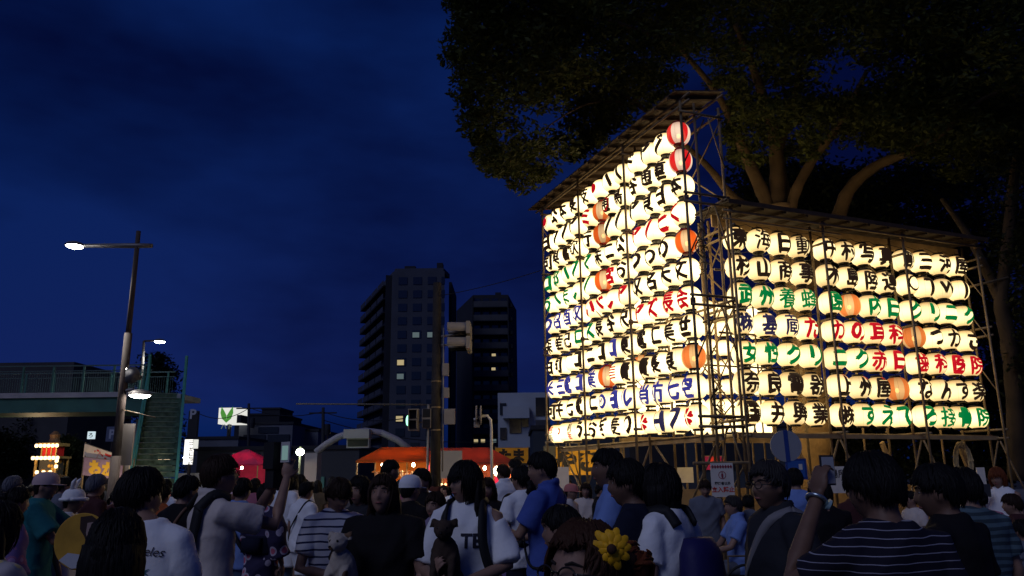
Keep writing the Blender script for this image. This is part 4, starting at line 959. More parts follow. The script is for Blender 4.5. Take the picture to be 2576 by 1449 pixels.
# ---------------------------------------------------------------- food stalls
def tent(label, px0, px1, ptop, peave, D, depth, m, lit, inner=True, flat_l=.12, flat_r=.12):
    xa, xb = at(px0, peave, D).x, at(px1, peave, D).x; ze = at((px0 + px1) / 2, peave, D).z; zt_ = at((px0 + px1) / 2, ptop, D).z
    o = thing('food_stall', label, 'stall', ((xa + xb) / 2, D + depth / 2, 0)); wd = xb - xa
    ra, rb = xa + wd * flat_l, xb - wd * flat_r; ym = D + depth * .5
    b = MB(); V = [(xa, D, ze), (xb, D, ze), (xb, D + depth, ze), (xa, D + depth, ze), (ra, ym, zt_), (rb, ym, zt_)]
    b.add(V, [(0, 1, 5, 4), (2, 3, 4, 5), (1, 2, 5), (3, 0, 4)])
    b.add([(xa, D, ze), (xb, D, ze), (xb, D, ze - .06), (xa, D, ze - .06)], [(0, 1, 2, 3)]); b.add([(xa, D + depth, ze), (xb, D + depth, ze), (xb, D + depth, .3), (xa, D + depth, .3)], [(0, 1, 2, 3)])
    c = b.build('canopy', m, o); md = c.modifiers.new('s', 'SOLIDIFY'); md.thickness = .015
    for xx in (xa + .03, xb - .03, (xa + xb) / 2):
        for yy in (D + .02, D + depth - .03): MB().tube((xx, yy, 0), (xx, yy, ze), .02).build('pole', PIPE, o)
    for xx in (xa + .05, ra, rb): MB().tube((xx, D + .05, ze - .02), (ra if xx < (xa + xb) / 2 else rb, ym, zt_ - .03), .016).build('ridge_pole', PIPE, o)
    MB().box(((xa + xb) / 2, D + .25, .45), (wd - .1, .5, .9)).build('counter', mat('counter_cloth', (.35, .12, .08), .8), o)
    for k, t_ in enumerate(lit):
        p = Vector((xa + wd * t_, D + depth * .35, ze - .12)); bulb = MB().ell(p, (.045, .045, .06)).build('bulb', glow('stall_bulb', (1.0, .82, .5), 40), o, smooth=True)
        MB().tube(p, p + Vector((0, 0, .35)), .006).build('bulb_cord', WIRE, o); lamp_or_fill(p - Vector((0, .12, 0)), 125, o, .09, (1, .72, .36))
    return o, xa, xb, ze, zt_
ORC = mat('orange_canvas', (.42, .12, .015), .75, var=.12, vscale=1.5, bump=.2, bscale=3); REDC = mat('red_canvas', (.30, .07, .04), .75, var=.12, vscale=1.5, bump=.2, bscale=3); PINKC = mat('pink_canvas', (.40, .02, .13), .75, var=.1)
for m_ in (ORC, REDC, PINKC):
    n = m_.node_tree.nodes; l = m_.node_tree.links; p = n['Principled BSDF']; tr = n.new('ShaderNodeBsdfTranslucent'); src = p.inputs['Base Color'].links[0].from_socket; l.new(src, tr.inputs[0])
    mx = n.new('ShaderNodeMixShader'); mx.inputs[0].default_value = .45; l.new(p.outputs[0], mx.inputs[1]); l.new(tr.outputs[0], mx.inputs[2]); l.new(mx.outputs[0], n['Material Output'].inputs[0])
o, xa, xb, ze, zt_ = tent('orange lit stall tent selling white goods on racks beside the dark pole', 895, 1080, 1120, 1158, 23.5, 3.2, ORC, (.28, .72), flat_l=.22)
GOODS = mat('white_goods', (.7, .62, .5), .6)
b = MB()
for k in range(16): b.ell((xa + .5 + k * .15, 24.2, ze - .42 + .02 * (k % 3)), (.045, .03, .11), n=8, m=6)
for k in range(22): b.ell((xa + .45 + k * .11, 24.3, ze - .72), (.04, .04, .05), n=8, m=6)
q = b.build('hanging_goods', GOODS, o); q['kind'] = 'stuff'
b = MB(); b.tube((xa + .35, 24.22, ze - .32), (xb - .3, 24.22, ze - .32), .025); b.build('goods_rail', PLANK, o)
MB().box((xb - .02, 23.4, ze - .3), (.03, .5, 1.3)).build('side_curtain', PINKC, o)
o, xa, xb, ze, zt_ = tent('red-orange stall tent right of the dark pole', 1086, 1302, 1121, 1166, 22.8, 3.2, REDC, (.30, .6), flat_l=.05, flat_r=.35)
MB().box((at(1135, 1165, 22.6).x, 22.55, 1.9), (.62, .12, .75)).build('menu_board', mat('grey_board', (.3, .28, .26), .7), o)
tent('bright pink stall tent behind the filming man', 520, 650, 1128, 1168, 30, 3, PINKC, (.5,), flat_l=.45, flat_r=.45)
YEL = mat('yellow_canvas', (.48, .24, .015), .75, var=.08, vscale=3); BLK = mat('paint_black', (.012, .01, .01), .7)
n = YEL.node_tree.nodes; p = n['Principled BSDF']
def banner(label, px0, px1, p0, p1, D, txt, size, m=YEL, ink=BLK, light=True, bold=.06, slope=0):
    a, c = at(px0, p0, D), at(px1, p0 + slope, D); z0, z1 = at(px0, p1, D).z, at(px1, p1 + slope, D).z
    o = thing('stall_banner', label, 'banner', ((a.x + c.x) / 2, D, 0)); b = MB(); b.add([(a.x, D, a.z), (c.x, D, c.z), (c.x, D, z1), (a.x, D, z0), (a.x, D + .02, a.z), (c.x, D + .02, c.z), (c.x, D + .02, z1), (a.x, D + .02, z0)], [(3, 2, 1, 0), (4, 5, 6, 7), (0, 1, 5, 4), (1, 2, 6, 5), (2, 3, 7, 6), (3, 0, 4, 7)])
    b.build('banner_cloth', m, o); ax = Vector((c.x - a.x, 0, c.z - a.z)).normalized(); mid = Vector(((a.x + c.x) / 2, D, (a.z + c.z + z0 + z1) / 4)); sign_text('banner_letters', txt, ink, o, mid, ax, (0, 0, 1), size, bold, depth=.012)
    for xx, zz in ((a.x, a.z), (c.x, c.z)): MB().tube((xx, D + .05, 0), (xx, D + .05, zz + .05), .02).build('pole', PIPE, o)
    MB().tube((a.x, D + .03, a.z), (c.x, D + .03, c.z), .02).build('pole', PIPE, o)
    if light: lamp_or_fill(Vector(((a.x + c.x) / 2, D - 1.3, mid.z - .8)), 45, o, .05, (1, .75, .4))  # bare fill light added before the cloth to brighten it, no fixture
    return o
banner('yellow stall banner with black brush kana left of the scaffold', 1246, 1328, 1127, 1165, 27, 'たま', .45)
banner('yellow stall banner with black brush kana seen through the scaffold legs', 1398, 1500, 1125, 1195, 21.5, 'やき', .56)
banner('slanting red and white stall banner with big red kana at the far left', 213, 336, 1116, 1150, 26, 'たこ焼', .33, mat('banner_white', (.62, .52, .42), .75, var=.1), mat('paint_red', (.55, .03, .02), .7), slope=42, bold=.07)
banner('mauve stall banner with yellow kana under the red and white one', 212, 310, 1150, 1195, 25.8, 'おか', .44, mat('banner_mauve', (.22, .15, .22), .75, var=.2), mat('paint_yellow', (.6, .35, .03), .7), slope=12, bold=.08, light=False)
banner('magenta stall cloth behind the scaffold foot', 1768, 1822, 1148, 1182, 23, 'り', .4, PINKC, mat('paint_red', (.55, .03, .02), .7))
# paper lantern strings over the banner
for px in (403, 420): tag(MB().lathe(at(px, 1150 + (px == 420) * 2, 28), [(.05, -.09), (.1, -.05), (.1, .05), (.05, .09)], 14).build('string_lantern', glow('tiny_lantern', (1, .7, .4), 2.5), loc=at(px, 1152, 28)), f"tiny lit lantern {'left' if px == 403 else 'right'} of a pair above the red and white banner", 'lantern')
# ---------------------------------------------------------------- festival float
D = 37.0; fp = at(127, 1195, D); fl = thing('festival_float', 'two-storey festival float with red curtain and rows of lit paper lanterns', 'float', (fp.x, D, 0))
GOLD = mat('float_gold', (.45, .27, .08), .5, metal=.3, var=.3, vscale=6); REDF = mat('float_red', (.55, .012, .012), .7, var=.15, vscale=3); FLAN = glow('float_lantern', (1.0, .72, .36), 3.2)
X = fp.x; zf = lambda py: at(127, py, D).z
MB().box((X, D, zf(1195) / 2), (.95, .95, zf(1195))).build('base', mat('float_wood', (.2, .11, .05), .6), fl)
MB().box((X, D, (zf(1152) + zf(1195)) / 2), (.72, .72, zf(1152) - zf(1195))).build('lower_stage', patterned('float_carving', [(.05, .045, .04), (.55, .33, .05), (.3, .14, .03)], 5), fl)
for sx in (-.46, .46):
    for sy in (-.46, .46): MB().box((X + sx, D + sy, (zf(1150) + zf(1198)) / 2), (.08, .08, zf(1150) - zf(1198))).build('pillar', GOLD, fl)
MB().box((X, D, zf(1151)), (1.12, 1.12, .10)).build('gallery', GOLD, fl)
MB().box((X, D, (zf(1125) + zf(1149)) / 2), (.64, .64, zf(1125) - zf(1149))).build('red_curtain', REDF, fl)
for sx in (-.33, -.11, .11, .33): MB().box((X + sx, D - .34, (zf(1122) + zf(1150)) / 2), (.05, .05, zf(1122) - zf(1150))).build('pillar', GOLD, fl)
MB().box((X, D, zf(1119)), (.95, .95, .14)).build('roof', GOLD, fl); MB().lathe((X, D, zf(1119)), [(.32, 0), (.25, .12), (.2, .3), (.23, .45), (.08, .62)], 12).build('roof_figure', mat('float_dark', (.12, .06, .03), .6), fl)
lan = MB().lathe((0, 0, 0), [(.04, -.08), (.072, -.045), (.072, .045), (.04, .08)], 12).mesh('row_lantern'); lan.materials.append(FLAN)
for z_, hw, n_ in ((zf(1120) - .04, .46, 6), (zf(1150) - .05, .55, 7), (zf(1188), .3, 3)):
    for k in range(n_): q = child('row_lantern', lan, fl); q.location = Vector((X - hw + 2 * hw * k / (n_ - 1), D - .58, z_)) - Vector((X, D, 0))
for k in range(2): q = child('row_lantern', lan, fl); q.location = Vector((X + .5, D - .52, zf(1160 + 14 * k))) - Vector((X, D, 0))
lamp_or_fill((X, D - 1.6, zf(1150)), 70, fl, .3, (1, .72, .4))
# ---------------------------------------------------------------- signs at the scaffold foot
CLOTH = mat('white_cloth', (.62, .58, .52), .8, var=.08, vscale=5)
D = 12.2; a, c = at(1786, 1165, D), at(1849, 1250, D); ns = thing('warning_banner', 'white hanging banner with no-entry figure and red lettering on the scaffold corner', 'banner', ((a.x + c.x) / 2, D, 0))
MB().box(((a.x + c.x) / 2, D, (a.z + c.z) / 2), (c.x - a.x, .012, a.z - c.z)).build('banner_cloth', CLOTH, ns)
PR = mat('paint_red', (.55, .03, .02), .7); PM = mat('paint_maroon', (.25, .03, .05), .7); ctr = Vector(((a.x + c.x) / 2, D - .008, 0)); zt_ = a.z; hgt = a.z - c.z
b = MB()
for k in range(8): cx = a.x + (c.x - a.x) * (k + .8) / 8.6; b.prism([(0, -.028), (.02, 0), (0, .028), (-.02, 0)], 0, .004, ((cx, D - .008, zt_ - .055), (1, 0, 0), (0, 0, 1), (0, -1, 0)))
b.build('diamond_border', PM, ns)
b = MB(); k_ = 28; rc = .058; zc = zt_ - hgt * .36
b.add([(ctr.x + r * math.cos(2 * math.pi * j / k_), D - .009, zc + r * math.sin(2 * math.pi * j / k_)) for r in (rc, rc - .01) for j in range(k_)], [(j, (j + 1) % k_, k_ + (j + 1) % k_, k_ + j) for j in range(k_)])
b.prism([(-.012, -.04), (-.016, .01), (-.006, .025), (.006, .025), (.016, .01), (.012, -.04)], 0, .003, ((ctr.x, D - .008, zc), (1, 0, 0), (0, 0, 1), (0, -1, 0))); b.ell((ctr.x, D - .008, zc + .035), (.009, .003, .009)); b.build('no_entry_symbol', PM, ns)
sign_text('banner_letters', '関係者以外', BLK, ns, (ctr.x, D - .009, zt_ - hgt * .60), (1, 0, 0), (0, 0, 1), .048, .03); sign_text('banner_letters', '立入禁止', PR, ns, (ctr.x, D - .009, zt_ - hgt * .78), (1, 0, 0), (0, 0, 1), .085, .03)
MB().tube((a.x - .25, D + .03, zt_ + .0), (c.x + .25, D + .03, zt_ + .0), .026).build('hanging_pole', PIPE, ns)
D = 12.9; a, c = at(1388, 1175, 14.5), at(1432, 1235, 14.5); tag(MB().box(((a.x + c.x) / 2, 14.5, (a.z + c.z) / 2), (c.x - a.x, .03, a.z - c.z)).build('white_cloth_sheet', CLOTH, loc=((a.x + c.x) / 2, 14.5, c.z)), 'blank white cloth hung between the legs of the tall scaffold', 'cloth')
a, c = at(1545, 1178, 15.2), at(1745, 1214, 15.2); tag(MB().box(((a.x + c.x) / 2, 15.2, (a.z + c.z) / 2), (c.x - a.x, .04, a.z - c.z)).build('white_banner', CLOTH, loc=((a.x + c.x) / 2, 15.2, c.z)), 'long blank cream sheet stretched behind the tall scaffold legs', 'banner')
D = 13.6; a, c = at(2048, 1174, D), at(2150, 1240, D); o = thing('notice_banner', 'white notice cloth with black handwritten letters behind the raised hand', 'banner', ((a.x + c.x) / 2, D, 0)); MB().box(((a.x + c.x) / 2, D, (a.z + c.z) / 2), (c.x - a.x, .012, a.z - c.z)).build('banner_cloth', CLOTH, o); sign_text('banner_letters', 'この場所', BLK, o, ((a.x * .62 + c.x * .38), D - .012, a.z - .12), (1, 0, 0), (0, 0, 1), .15, .01)
a, c = at(2455, 1176, 14.6), at(2492, 1290, 14.6); tag(MB().box(((a.x + c.x) / 2, 14.6, (a.z + c.z) / 2), (c.x - a.x, .02, a.z - c.z)).build('white_cloth_strip', CLOTH, loc=((a.x + c.x) / 2, 14.6, c.z)), 'white cloth strip hung at the right foot of the lower scaffold', 'cloth')
a, c = at(1640, 1225, 12.9), at(2400, 1330, 14.2)
# road signs seen from behind
D = 11.6; p = at(1977, 1122, D); o = thing('road_sign', 'grey round road sign back with dark stripe above a blue board', 'road sign', (p.x, D, 0))
b = MB(); b.tube(p + Vector((0, .012, 0)), p + Vector((0, -.012, 0)), .225, .225, 28); b.build('round_plate', mat('plate_grey', (.30, .31, .33), .5, metal=.2), o)
MB().obox(p + Vector((.012, -.016, -.222)), p + Vector((.002, -.016, .222)), .06, .008, (0, 1, 0)).build('stripe', mat('plate_blue', (.02, .05, .22), .5), o); MB().tube((p.x + .01, D + .035, 0), (p.x + .01, D + .035, p.z + .2), .03).build('post', PIPE, o)
q = at(2003, 1180, D); MB().box((q.x, D, q.z), (.30, .02, .29)).build('blue_plate', mat('plate_blue', (.02, .05, .22), .5), o); MB().box((q.x, D - .012, q.z), (.24, .004, .23)).build('plate_edge', mat('plate_blue_b', (.03, .10, .34), .5), o); MB().box((q.x + .06, D - .016, q.z + .03), (.05, .004, .08)).build('sign_mark', CLOTH, o)
# red light stick and lamp at the middle of the crowd
D = 13.5; p = at(1250, 1185, D); o = thing('festival_torch', 'glowing red light stick with a bright bulb on top in the crowd', 'lamp', (p.x, D, 0)); MB().ell(p, (.055, .055, .08)).build('bulb', glow('torch_bulb', (1, .85, .55), 22), o, smooth=True); MB().tube(p - Vector((0, 0, .48)), p - Vector((0, 0, .09)), .035).build('stick', glow('torch_red', (1.0, .03, .08), 1.1), o); MB().tube((p.x, D, 0), p - Vector((0, 0, .48)), .03).build('handle', BLK, o); lamp_or_fill(p + Vector((0, -.15, .1)), 8, o, .06, (1, .75, .45))
# ---------------------------------------------------------------- people
SKIN = mat('skin', (.27, .155, .11), .55, spec=.3, var=.15, vscale=14); SKIND = mat('skin_tan', (.16, .088, .06), .55, spec=.3, var=.18, vscale=14)
def hair_mat(name, c):
    m = mat(name, c, .6, spec=.16); n = m.node_tree.nodes; l = m.node_tree.links
    t = n.new('ShaderNodeTexCoord'); mp_ = n.new('ShaderNodeMapping'); mp_.inputs['Scale'].default_value = (70, 70, 6); q = n.new('ShaderNodeTexNoise'); q.inputs['Scale'].default_value = 2.2; q.inputs['Detail'].default_value = 3
    b = n.new('ShaderNodeBump'); b.inputs['Strength'].default_value = .7; b.inputs['Distance'].default_value = .006
    l.new(t.outputs['Object'], mp_.inputs[0]); l.new(mp_.outputs[0], q.inputs['Vector']); l.new(q.outputs['Fac'], b.inputs['Height']); l.new(b.outputs[0], n['Principled BSDF'].inputs['Normal']); return m
HK = hair_mat('hair_black', (.0065, .0055, .006)); HB = hair_mat('hair_brown', (.022, .011, .007)); HR = hair_mat('hair_auburn_or_rim_lit', (.14, .036, .012)); HG = hair_mat('hair_grey', (.12, .12, .14)); HDG = hair_mat('hair_dark_grey', (.028, .025, .025))
EYEW = mat('eye_white', (.30, .27, .25), .4); EYEK = mat('eye_dark', (.01, .008, .007), .2); LIP = mat('lip', (.26, .085, .075), .5); BROW = mat('brow', (.02, .014, .012), .7)
def cloth(name, c, **k): return mat('cloth_' + name, c, .88, bump=.35, bscale=k.pop('bscale', 14), spec=.15, **k)
C_WHITE = cloth('white', (.78, .78, .80)); C_BLACK = cloth('black', (.010, .009, .011)); C_TEAL = cloth('teal', (.018, .13, .15)); C_BLUE = cloth('blue', (.06, .10, .36)); C_LBLUE = cloth('light_blue', (.17, .26, .56)); C_NAVY = cloth('navy', (.010, .012, .028))
C_CREAM = cloth('cream', (.56, .49, .45)); C_GREY = cloth('grey', (.12, .13, .165)); C_DGREY = cloth('dark_grey', (.024, .025, .032)); C_MAROON = cloth('maroon', (.055, .02, .022)); C_DENIM = cloth('denim', (.05, .075, .14)); C_PINK = cloth('pink', (.36, .12, .17)); C_KHAKI = cloth('khaki', (.10, .078, .05)); C_RED = cloth('red', (.40, .02, .03)); C_ORANGE = cloth('orange', (.35, .09, .03)); C_LAV = cloth('lavender', (.22, .18, .29))
C_STR = striped('cloth_white_navy_stripes', (.72, .72, .76), (.02, .025, .08), 21, .24); C_NSTR = striped('cloth_navy_thin_white_stripes', (.008, .007, .018), (.30, .29, .36), 40, .11); C_GSTR = striped('cloth_grey_blue_stripes', (.03, .05, .065), (.08, .13, .16), 26, .5)
C_YUK = patterned('cloth_yukata_navy', [(.025, .02, .06), (.45, .10, .16), (.42, .36, .45)], 9); C_YUKP = patterned('cloth_yukata_pink', [(.42, .17, .23), (.55, .36, .42), (.30, .05, .12)], 10); C_YUKL = patterned('cloth_yukata_violet', [(.20, .13, .32), (.5, .3, .5), (.4, .16, .3)], 10)
SHOE = mat('shoe_dark', (.03, .028, .03), .6); SHOEW = mat('shoe_white', (.55, .53, .5), .6); STRAP = mat('strap_black', (.012, .012, .014), .7)

def remeshed(mb, voxel, iters, name, mats, parent, fold=0.0, fscale=9.0, seed=0.0, keep=None):
    me = mb.mesh(name); o = bpy.data.objects.new(name, me)
    md = o.modifiers.new('r', 'REMESH'); md.mode = 'VOXEL'; md.voxel_size = voxel; md.use_smooth_shade = True
    sm = o.modifiers.new('s', 'SMOOTH'); sm.factor = .5; sm.iterations = iters
    out_ = eval_mesh(o); bpy.data.objects.remove(o); bpy.data.meshes.remove(me)
    if fold:
        n_ = len(out_.vertices); co = np.empty(n_ * 3); no = np.empty(n_ * 3)
        out_.vertices.foreach_get('co', co); out_.vertices.foreach_get('normal', no); co = co.reshape(-1, 3); no = no.reshape(-1, 3)
        x, y, z = co.T * fscale
        f = .9 - 1.6 * np.abs(np.sin(x * .8 + z * .55 * math.cos(seed) + 1.3 * np.sin(z * .6 + seed) + .8 * np.sin(y * .9 + seed))) ** .8 * np.abs(np.cos(z * .9 + 1.4 * np.sin(x * .7 - seed) + y * .5)) ** .6 + .35 * np.sin(z * 2.6 + 2 * np.sin(x * 1.7 - seed) + y * 2.0)
        co += no * ((f + .45) * fold)[:, None]; out_.vertices.foreach_set('co', co.ravel())
    out_.name = name; out_.materials.clear()
    for m in (mats if isinstance(mats, (list, tuple)) else [mats]): out_.materials.append(m)
    out_.polygons.foreach_set('use_smooth', [True] * len(out_.polygons)); out_.update()
    o = bpy.data.objects.new(name, out_); COL.objects.link(o); o.parent = parent; return o

def hand(mb, w_, d, pn, side, s, curl=.5):
    """palm, four fingers and a thumb; d = direction of the fingers, pn = palm normal, side = +1 right hand"""
    w_, d, pn = Vector(w_), Vector(d).normalized(), Vector(pn); pn = (pn - d * pn.dot(d)).normalized(); b = d.cross(pn) * side
    rot = Matrix((b, d, pn)).transposed()
    mb.ell(w_ + d * .048 * s, (.040 * s, .052 * s, .016 * s), rot, 14, 8)
    for k, (ln, of, rad) in enumerate(((.068, -.029, .0078), (.077, -.0097, .0083), (.073, .0097, .008), (.056, .028, .007))):
        p = w_ + d * (.088 - .004 * abs(k - 1.2)) * s + b * of * s; pts = [p - d * .02 * s, p]; a = 0
        for j, fr in enumerate((.45, .30, .25)):
            a += curl * (.5 if j == 0 else .85); p = p + (d * math.cos(a) + pn * math.sin(a) + b * of * 1.2) * ln * fr * s; pts.append(p)
        mb.path(pts, [rad * s * 1.05, rad * s, rad * s * .95, rad * s * .9, rad * s * .7], 8)
    p = w_ + d * .022 * s - b * .030 * s; q = p + (-b * .7 + d * .75 + pn * .35).normalized() * .036 * s; r_ = q + (d + pn * .7 * (.4 + curl) - b * .15).normalized() * .032 * s
    mb.path([p - (-b) * .012 * s, p, q, r_], [.012 * s, .0115 * s, .0095 * s, .007 * s], 8)

def head_points(s, face=1.0):
    n_, m_ = 44, 34; vs = []
    for i in range(m_ + 1):
        th = math.pi * i / m_ - math.pi / 2
        for j in range(n_):
            ph = 2 * math.pi * j / n_; x, y, z = .074 * math.cos(th) * math.cos(ph), .093 * math.cos(th) * math.sin(ph), .116 * math.sin(th)
            t = z / .116
            if t < -.1: k = ((-.1 - t) / .9); x *= 1 - .34 * k ** 1.3; y *= (1 - .40 * k) if y < 0 else (1 + .02 * k)
            if y > 0:
                e = lambda X, sx, Z, sz: math.exp(-((abs(x) - X) / sx) ** 2 - ((z - Z) / sz) ** 2); y *= .95
                y += face * (.021 * e(0, .012, -.022, .017) + .010 * e(0, .010, .004, .024) - .011 * e(.031, .015, .012, .012) + .005 * e(.028, .026, .034, .011) + .007 * e(0, .021, -.054, .009) + .008 * e(0, .022, -.094, .016) + .005 * e(.042, .02, -.022, .025) - .003 * e(0, .02, -.041, .007))
            vs.append(Vector((x, y, z)) * s)
    fs = [(i * n_ + j, i * n_ + (j + 1) % n_, (i + 1) * n_ + (j + 1) % n_, (i + 1) * n_ + j) for i in range(m_) for j in range(n_)]
    return vs, fs

def hair_build(root, style, hm, M, C, s, seed, zf=.045, locks=70, lod=0):
    locks = int(locks * (2.6 if not lod else 1))
    """hair as one mesh: shell that dips under the face, loose locks on top"""
    rr = random.Random(seed); b = MB(); n_, m_ = (44, 32) if not lod else (24, 18)
    zs, zn = {'short': (.010, -.050), 'crop': (.028, -.030), 'bob': (-.075, -.09), 'long': (-.09, -.12), 'ponytail': (.0, -.06), 'bun': (.0, -.06), 'capped': (.0, -.07)}[style]
    vol = {'short': 1.13, 'crop': 1.07, 'bob': 1.17, 'long': 1.15, 'ponytail': 1.10, 'bun': 1.12, 'capped': 1.02}[style]
    if style == 'capped': locks = 0
    def zlim(phi):
        if phi < .75: return zf
        if phi < 1.15: return zf + (zs - zf) * (phi - .75) / .4
        if phi < 1.75: return zs
        return zs + (zn - zs) * min(1, (phi - 1.75) / .6)
    zl0 = zlim
    def zlim(phi, ph=0.0): return zl0(phi) + .014 * noise.noise(Vector((math.cos(ph) * 2.6, math.sin(ph) * 2.6, seed))) * (0 if style == 'capped' else 1)
    def volz(z): return 1 + (vol - 1) * max(.2, min(1, (z + .065) / .09)) if style in ('short', 'crop', 'capped', 'ponytail', 'bun') else vol
    def shell(ph, th, f=1.0):
        x, y, z = math.cos(th) * math.cos(ph), math.cos(th) * math.sin(ph), math.sin(th)
        return Vector((.077 * x * f, .097 * y * f - .004, .119 * z * f + .004))
    vs = []
    for i in range(m_ + 1):
        th = math.pi * i / m_ - math.pi / 2
        for j in range(n_):
            ph = 2 * math.pi * j / n_; p = shell(ph, th); phi = math.acos(max(-1, min(1, p.y / (math.hypot(p.x, p.y) + 1e-6))))
            d_ = (p.z - zlim(phi, ph)) / .016; k = max(0, min(1, d_ + .5)); k = k * k * (3 - 2 * k)
            q = noise.noise(Vector((p.x * 28, p.y * 28, p.z * 9 + seed))) * .045
            f = .80 + (volz(p.z) + q - .80) * k
            vs.append(C + M @ (shell(ph, th, f) * s))
    b.add(vs, [(i * n_ + j, i * n_ + (j + 1) % n_, (i + 1) * n_ + (j + 1) % n_, (i + 1) * n_ + j) for i in range(m_) for j in range(n_)])
    for k in range(locks):
        ph = rr.uniform(0, 2 * math.pi); th0 = rr.uniform(.15, 1.35); p0 = shell(ph, th0)
        phi = math.acos(max(-1, min(1, p0.y / (math.hypot(p0.x, p0.y) + 1e-6)))); zl = zlim(phi, ph) - (rr.uniform(-.012, .010) if style in ('short', 'crop', 'bun', 'ponytail') else rr.uniform(-.01, .022)); pts = []
        th = th0; dph = rr.uniform(-.35, .35)
        zt_ = max(-.98, min(.95, (zl - .004) / .119)); th1 = math.asin(zt_)
        if th1 >= th0 - .1: continue
        for j in range(5):
            t_ = j / 4; pts.append(C + M @ (shell(ph + dph * t_, th0 + (th1 - th0) * t_, volz(.119 * math.sin(th0 + (th1 - th0) * t_)) + .012 + (.06 * rr.random() + (.10 * rr.random() if rr.random() < .12 else 0) if j == 4 else .025 * rr.random())) * s))
        r0 = (rr.uniform(.0035, .0075) if not lod else .009) * s; b.path(pts, [r0 * .5, r0, r0, r0 * .75, r0 * .12], 4)
    if style == 'long':
        for k in range(max(60, locks)):
            a = rr.uniform(-1.0, 1.0); x0 = .085 * math.sin(a * 1.5); y0 = -.02 - .085 * math.cos(a * 1.5); ln = rr.uniform(.26, .40); pts = []
            for j in range(6):
                t_ = j / 5; pts.append(C + (M @ Vector((x0 * (1 + .12 * t_), y0 * (1 - .15 * t_), 0.02)) + Vector((rr.uniform(-.006, .006), rr.uniform(-.006, .006), -ln * t_))) * s)
            r0 = rr.uniform(.008, .020) * s; b.path(pts, [r0 * .6, r0, r0 * 1.05, r0, r0 * .7, r0 * .12], 5)
    if style == 'bob':
        for k in range(60):
            a = rr.uniform(-1.9, 1.9); x0 = .088 * math.sin(a); y0 = -.01 - .09 * math.cos(a); ln = rr.uniform(.10, .15)
            if y0 > .03: continue
            pts = [C + M @ (Vector((x0 * (1 - .1 * (j / 3) ** 2), y0 * (1 - .08 * (j / 3) ** 2), .03 - ln * j / 3)) * s) for j in range(4)]; r0 = .016 * s; b.path(pts, [r0 * .7, r0, r0, r0 * .3], 6)
    if style == 'ponytail':
        for k in range(22):
            pts = [C + M @ (Vector((rr.uniform(-.012, .012) * (1 + j), -.10 - .035 * math.sin(j * .7) + rr.uniform(-.01, .01), .0 - .035 * j)) * s) for j in range(6)]; b.path(pts, [.014 * s, .02 * s, .022 * s, .02 * s, .014 * s, .003 * s], 6)
    if style == 'bun':
        for k in range(26):
            a0 = rr.uniform(0, 6.28); til = rr.uniform(-.9, .9); cb_ = Vector((.0, -.115, .035)); pts = []
            for j in range(7):
                a = a0 + j * .55; v = Vector((.045 * math.cos(a), .035 * math.sin(til) * math.sin(a) , .045 * math.sin(a) * math.cos(til))); pts.append(C + M @ ((cb_ + v) * s))
            b.path(pts, [.006 * s, .014 * s, .016 * s, .016 * s, .015 * s, .01 * s, .003 * s], 6)
        b.ell(C + M @ (Vector((0, -.115, .035)) * s), (.045 * s, .04 * s, .045 * s), n=12, m=8)
    return b.build('hair', hm, root, smooth=True, local=True)

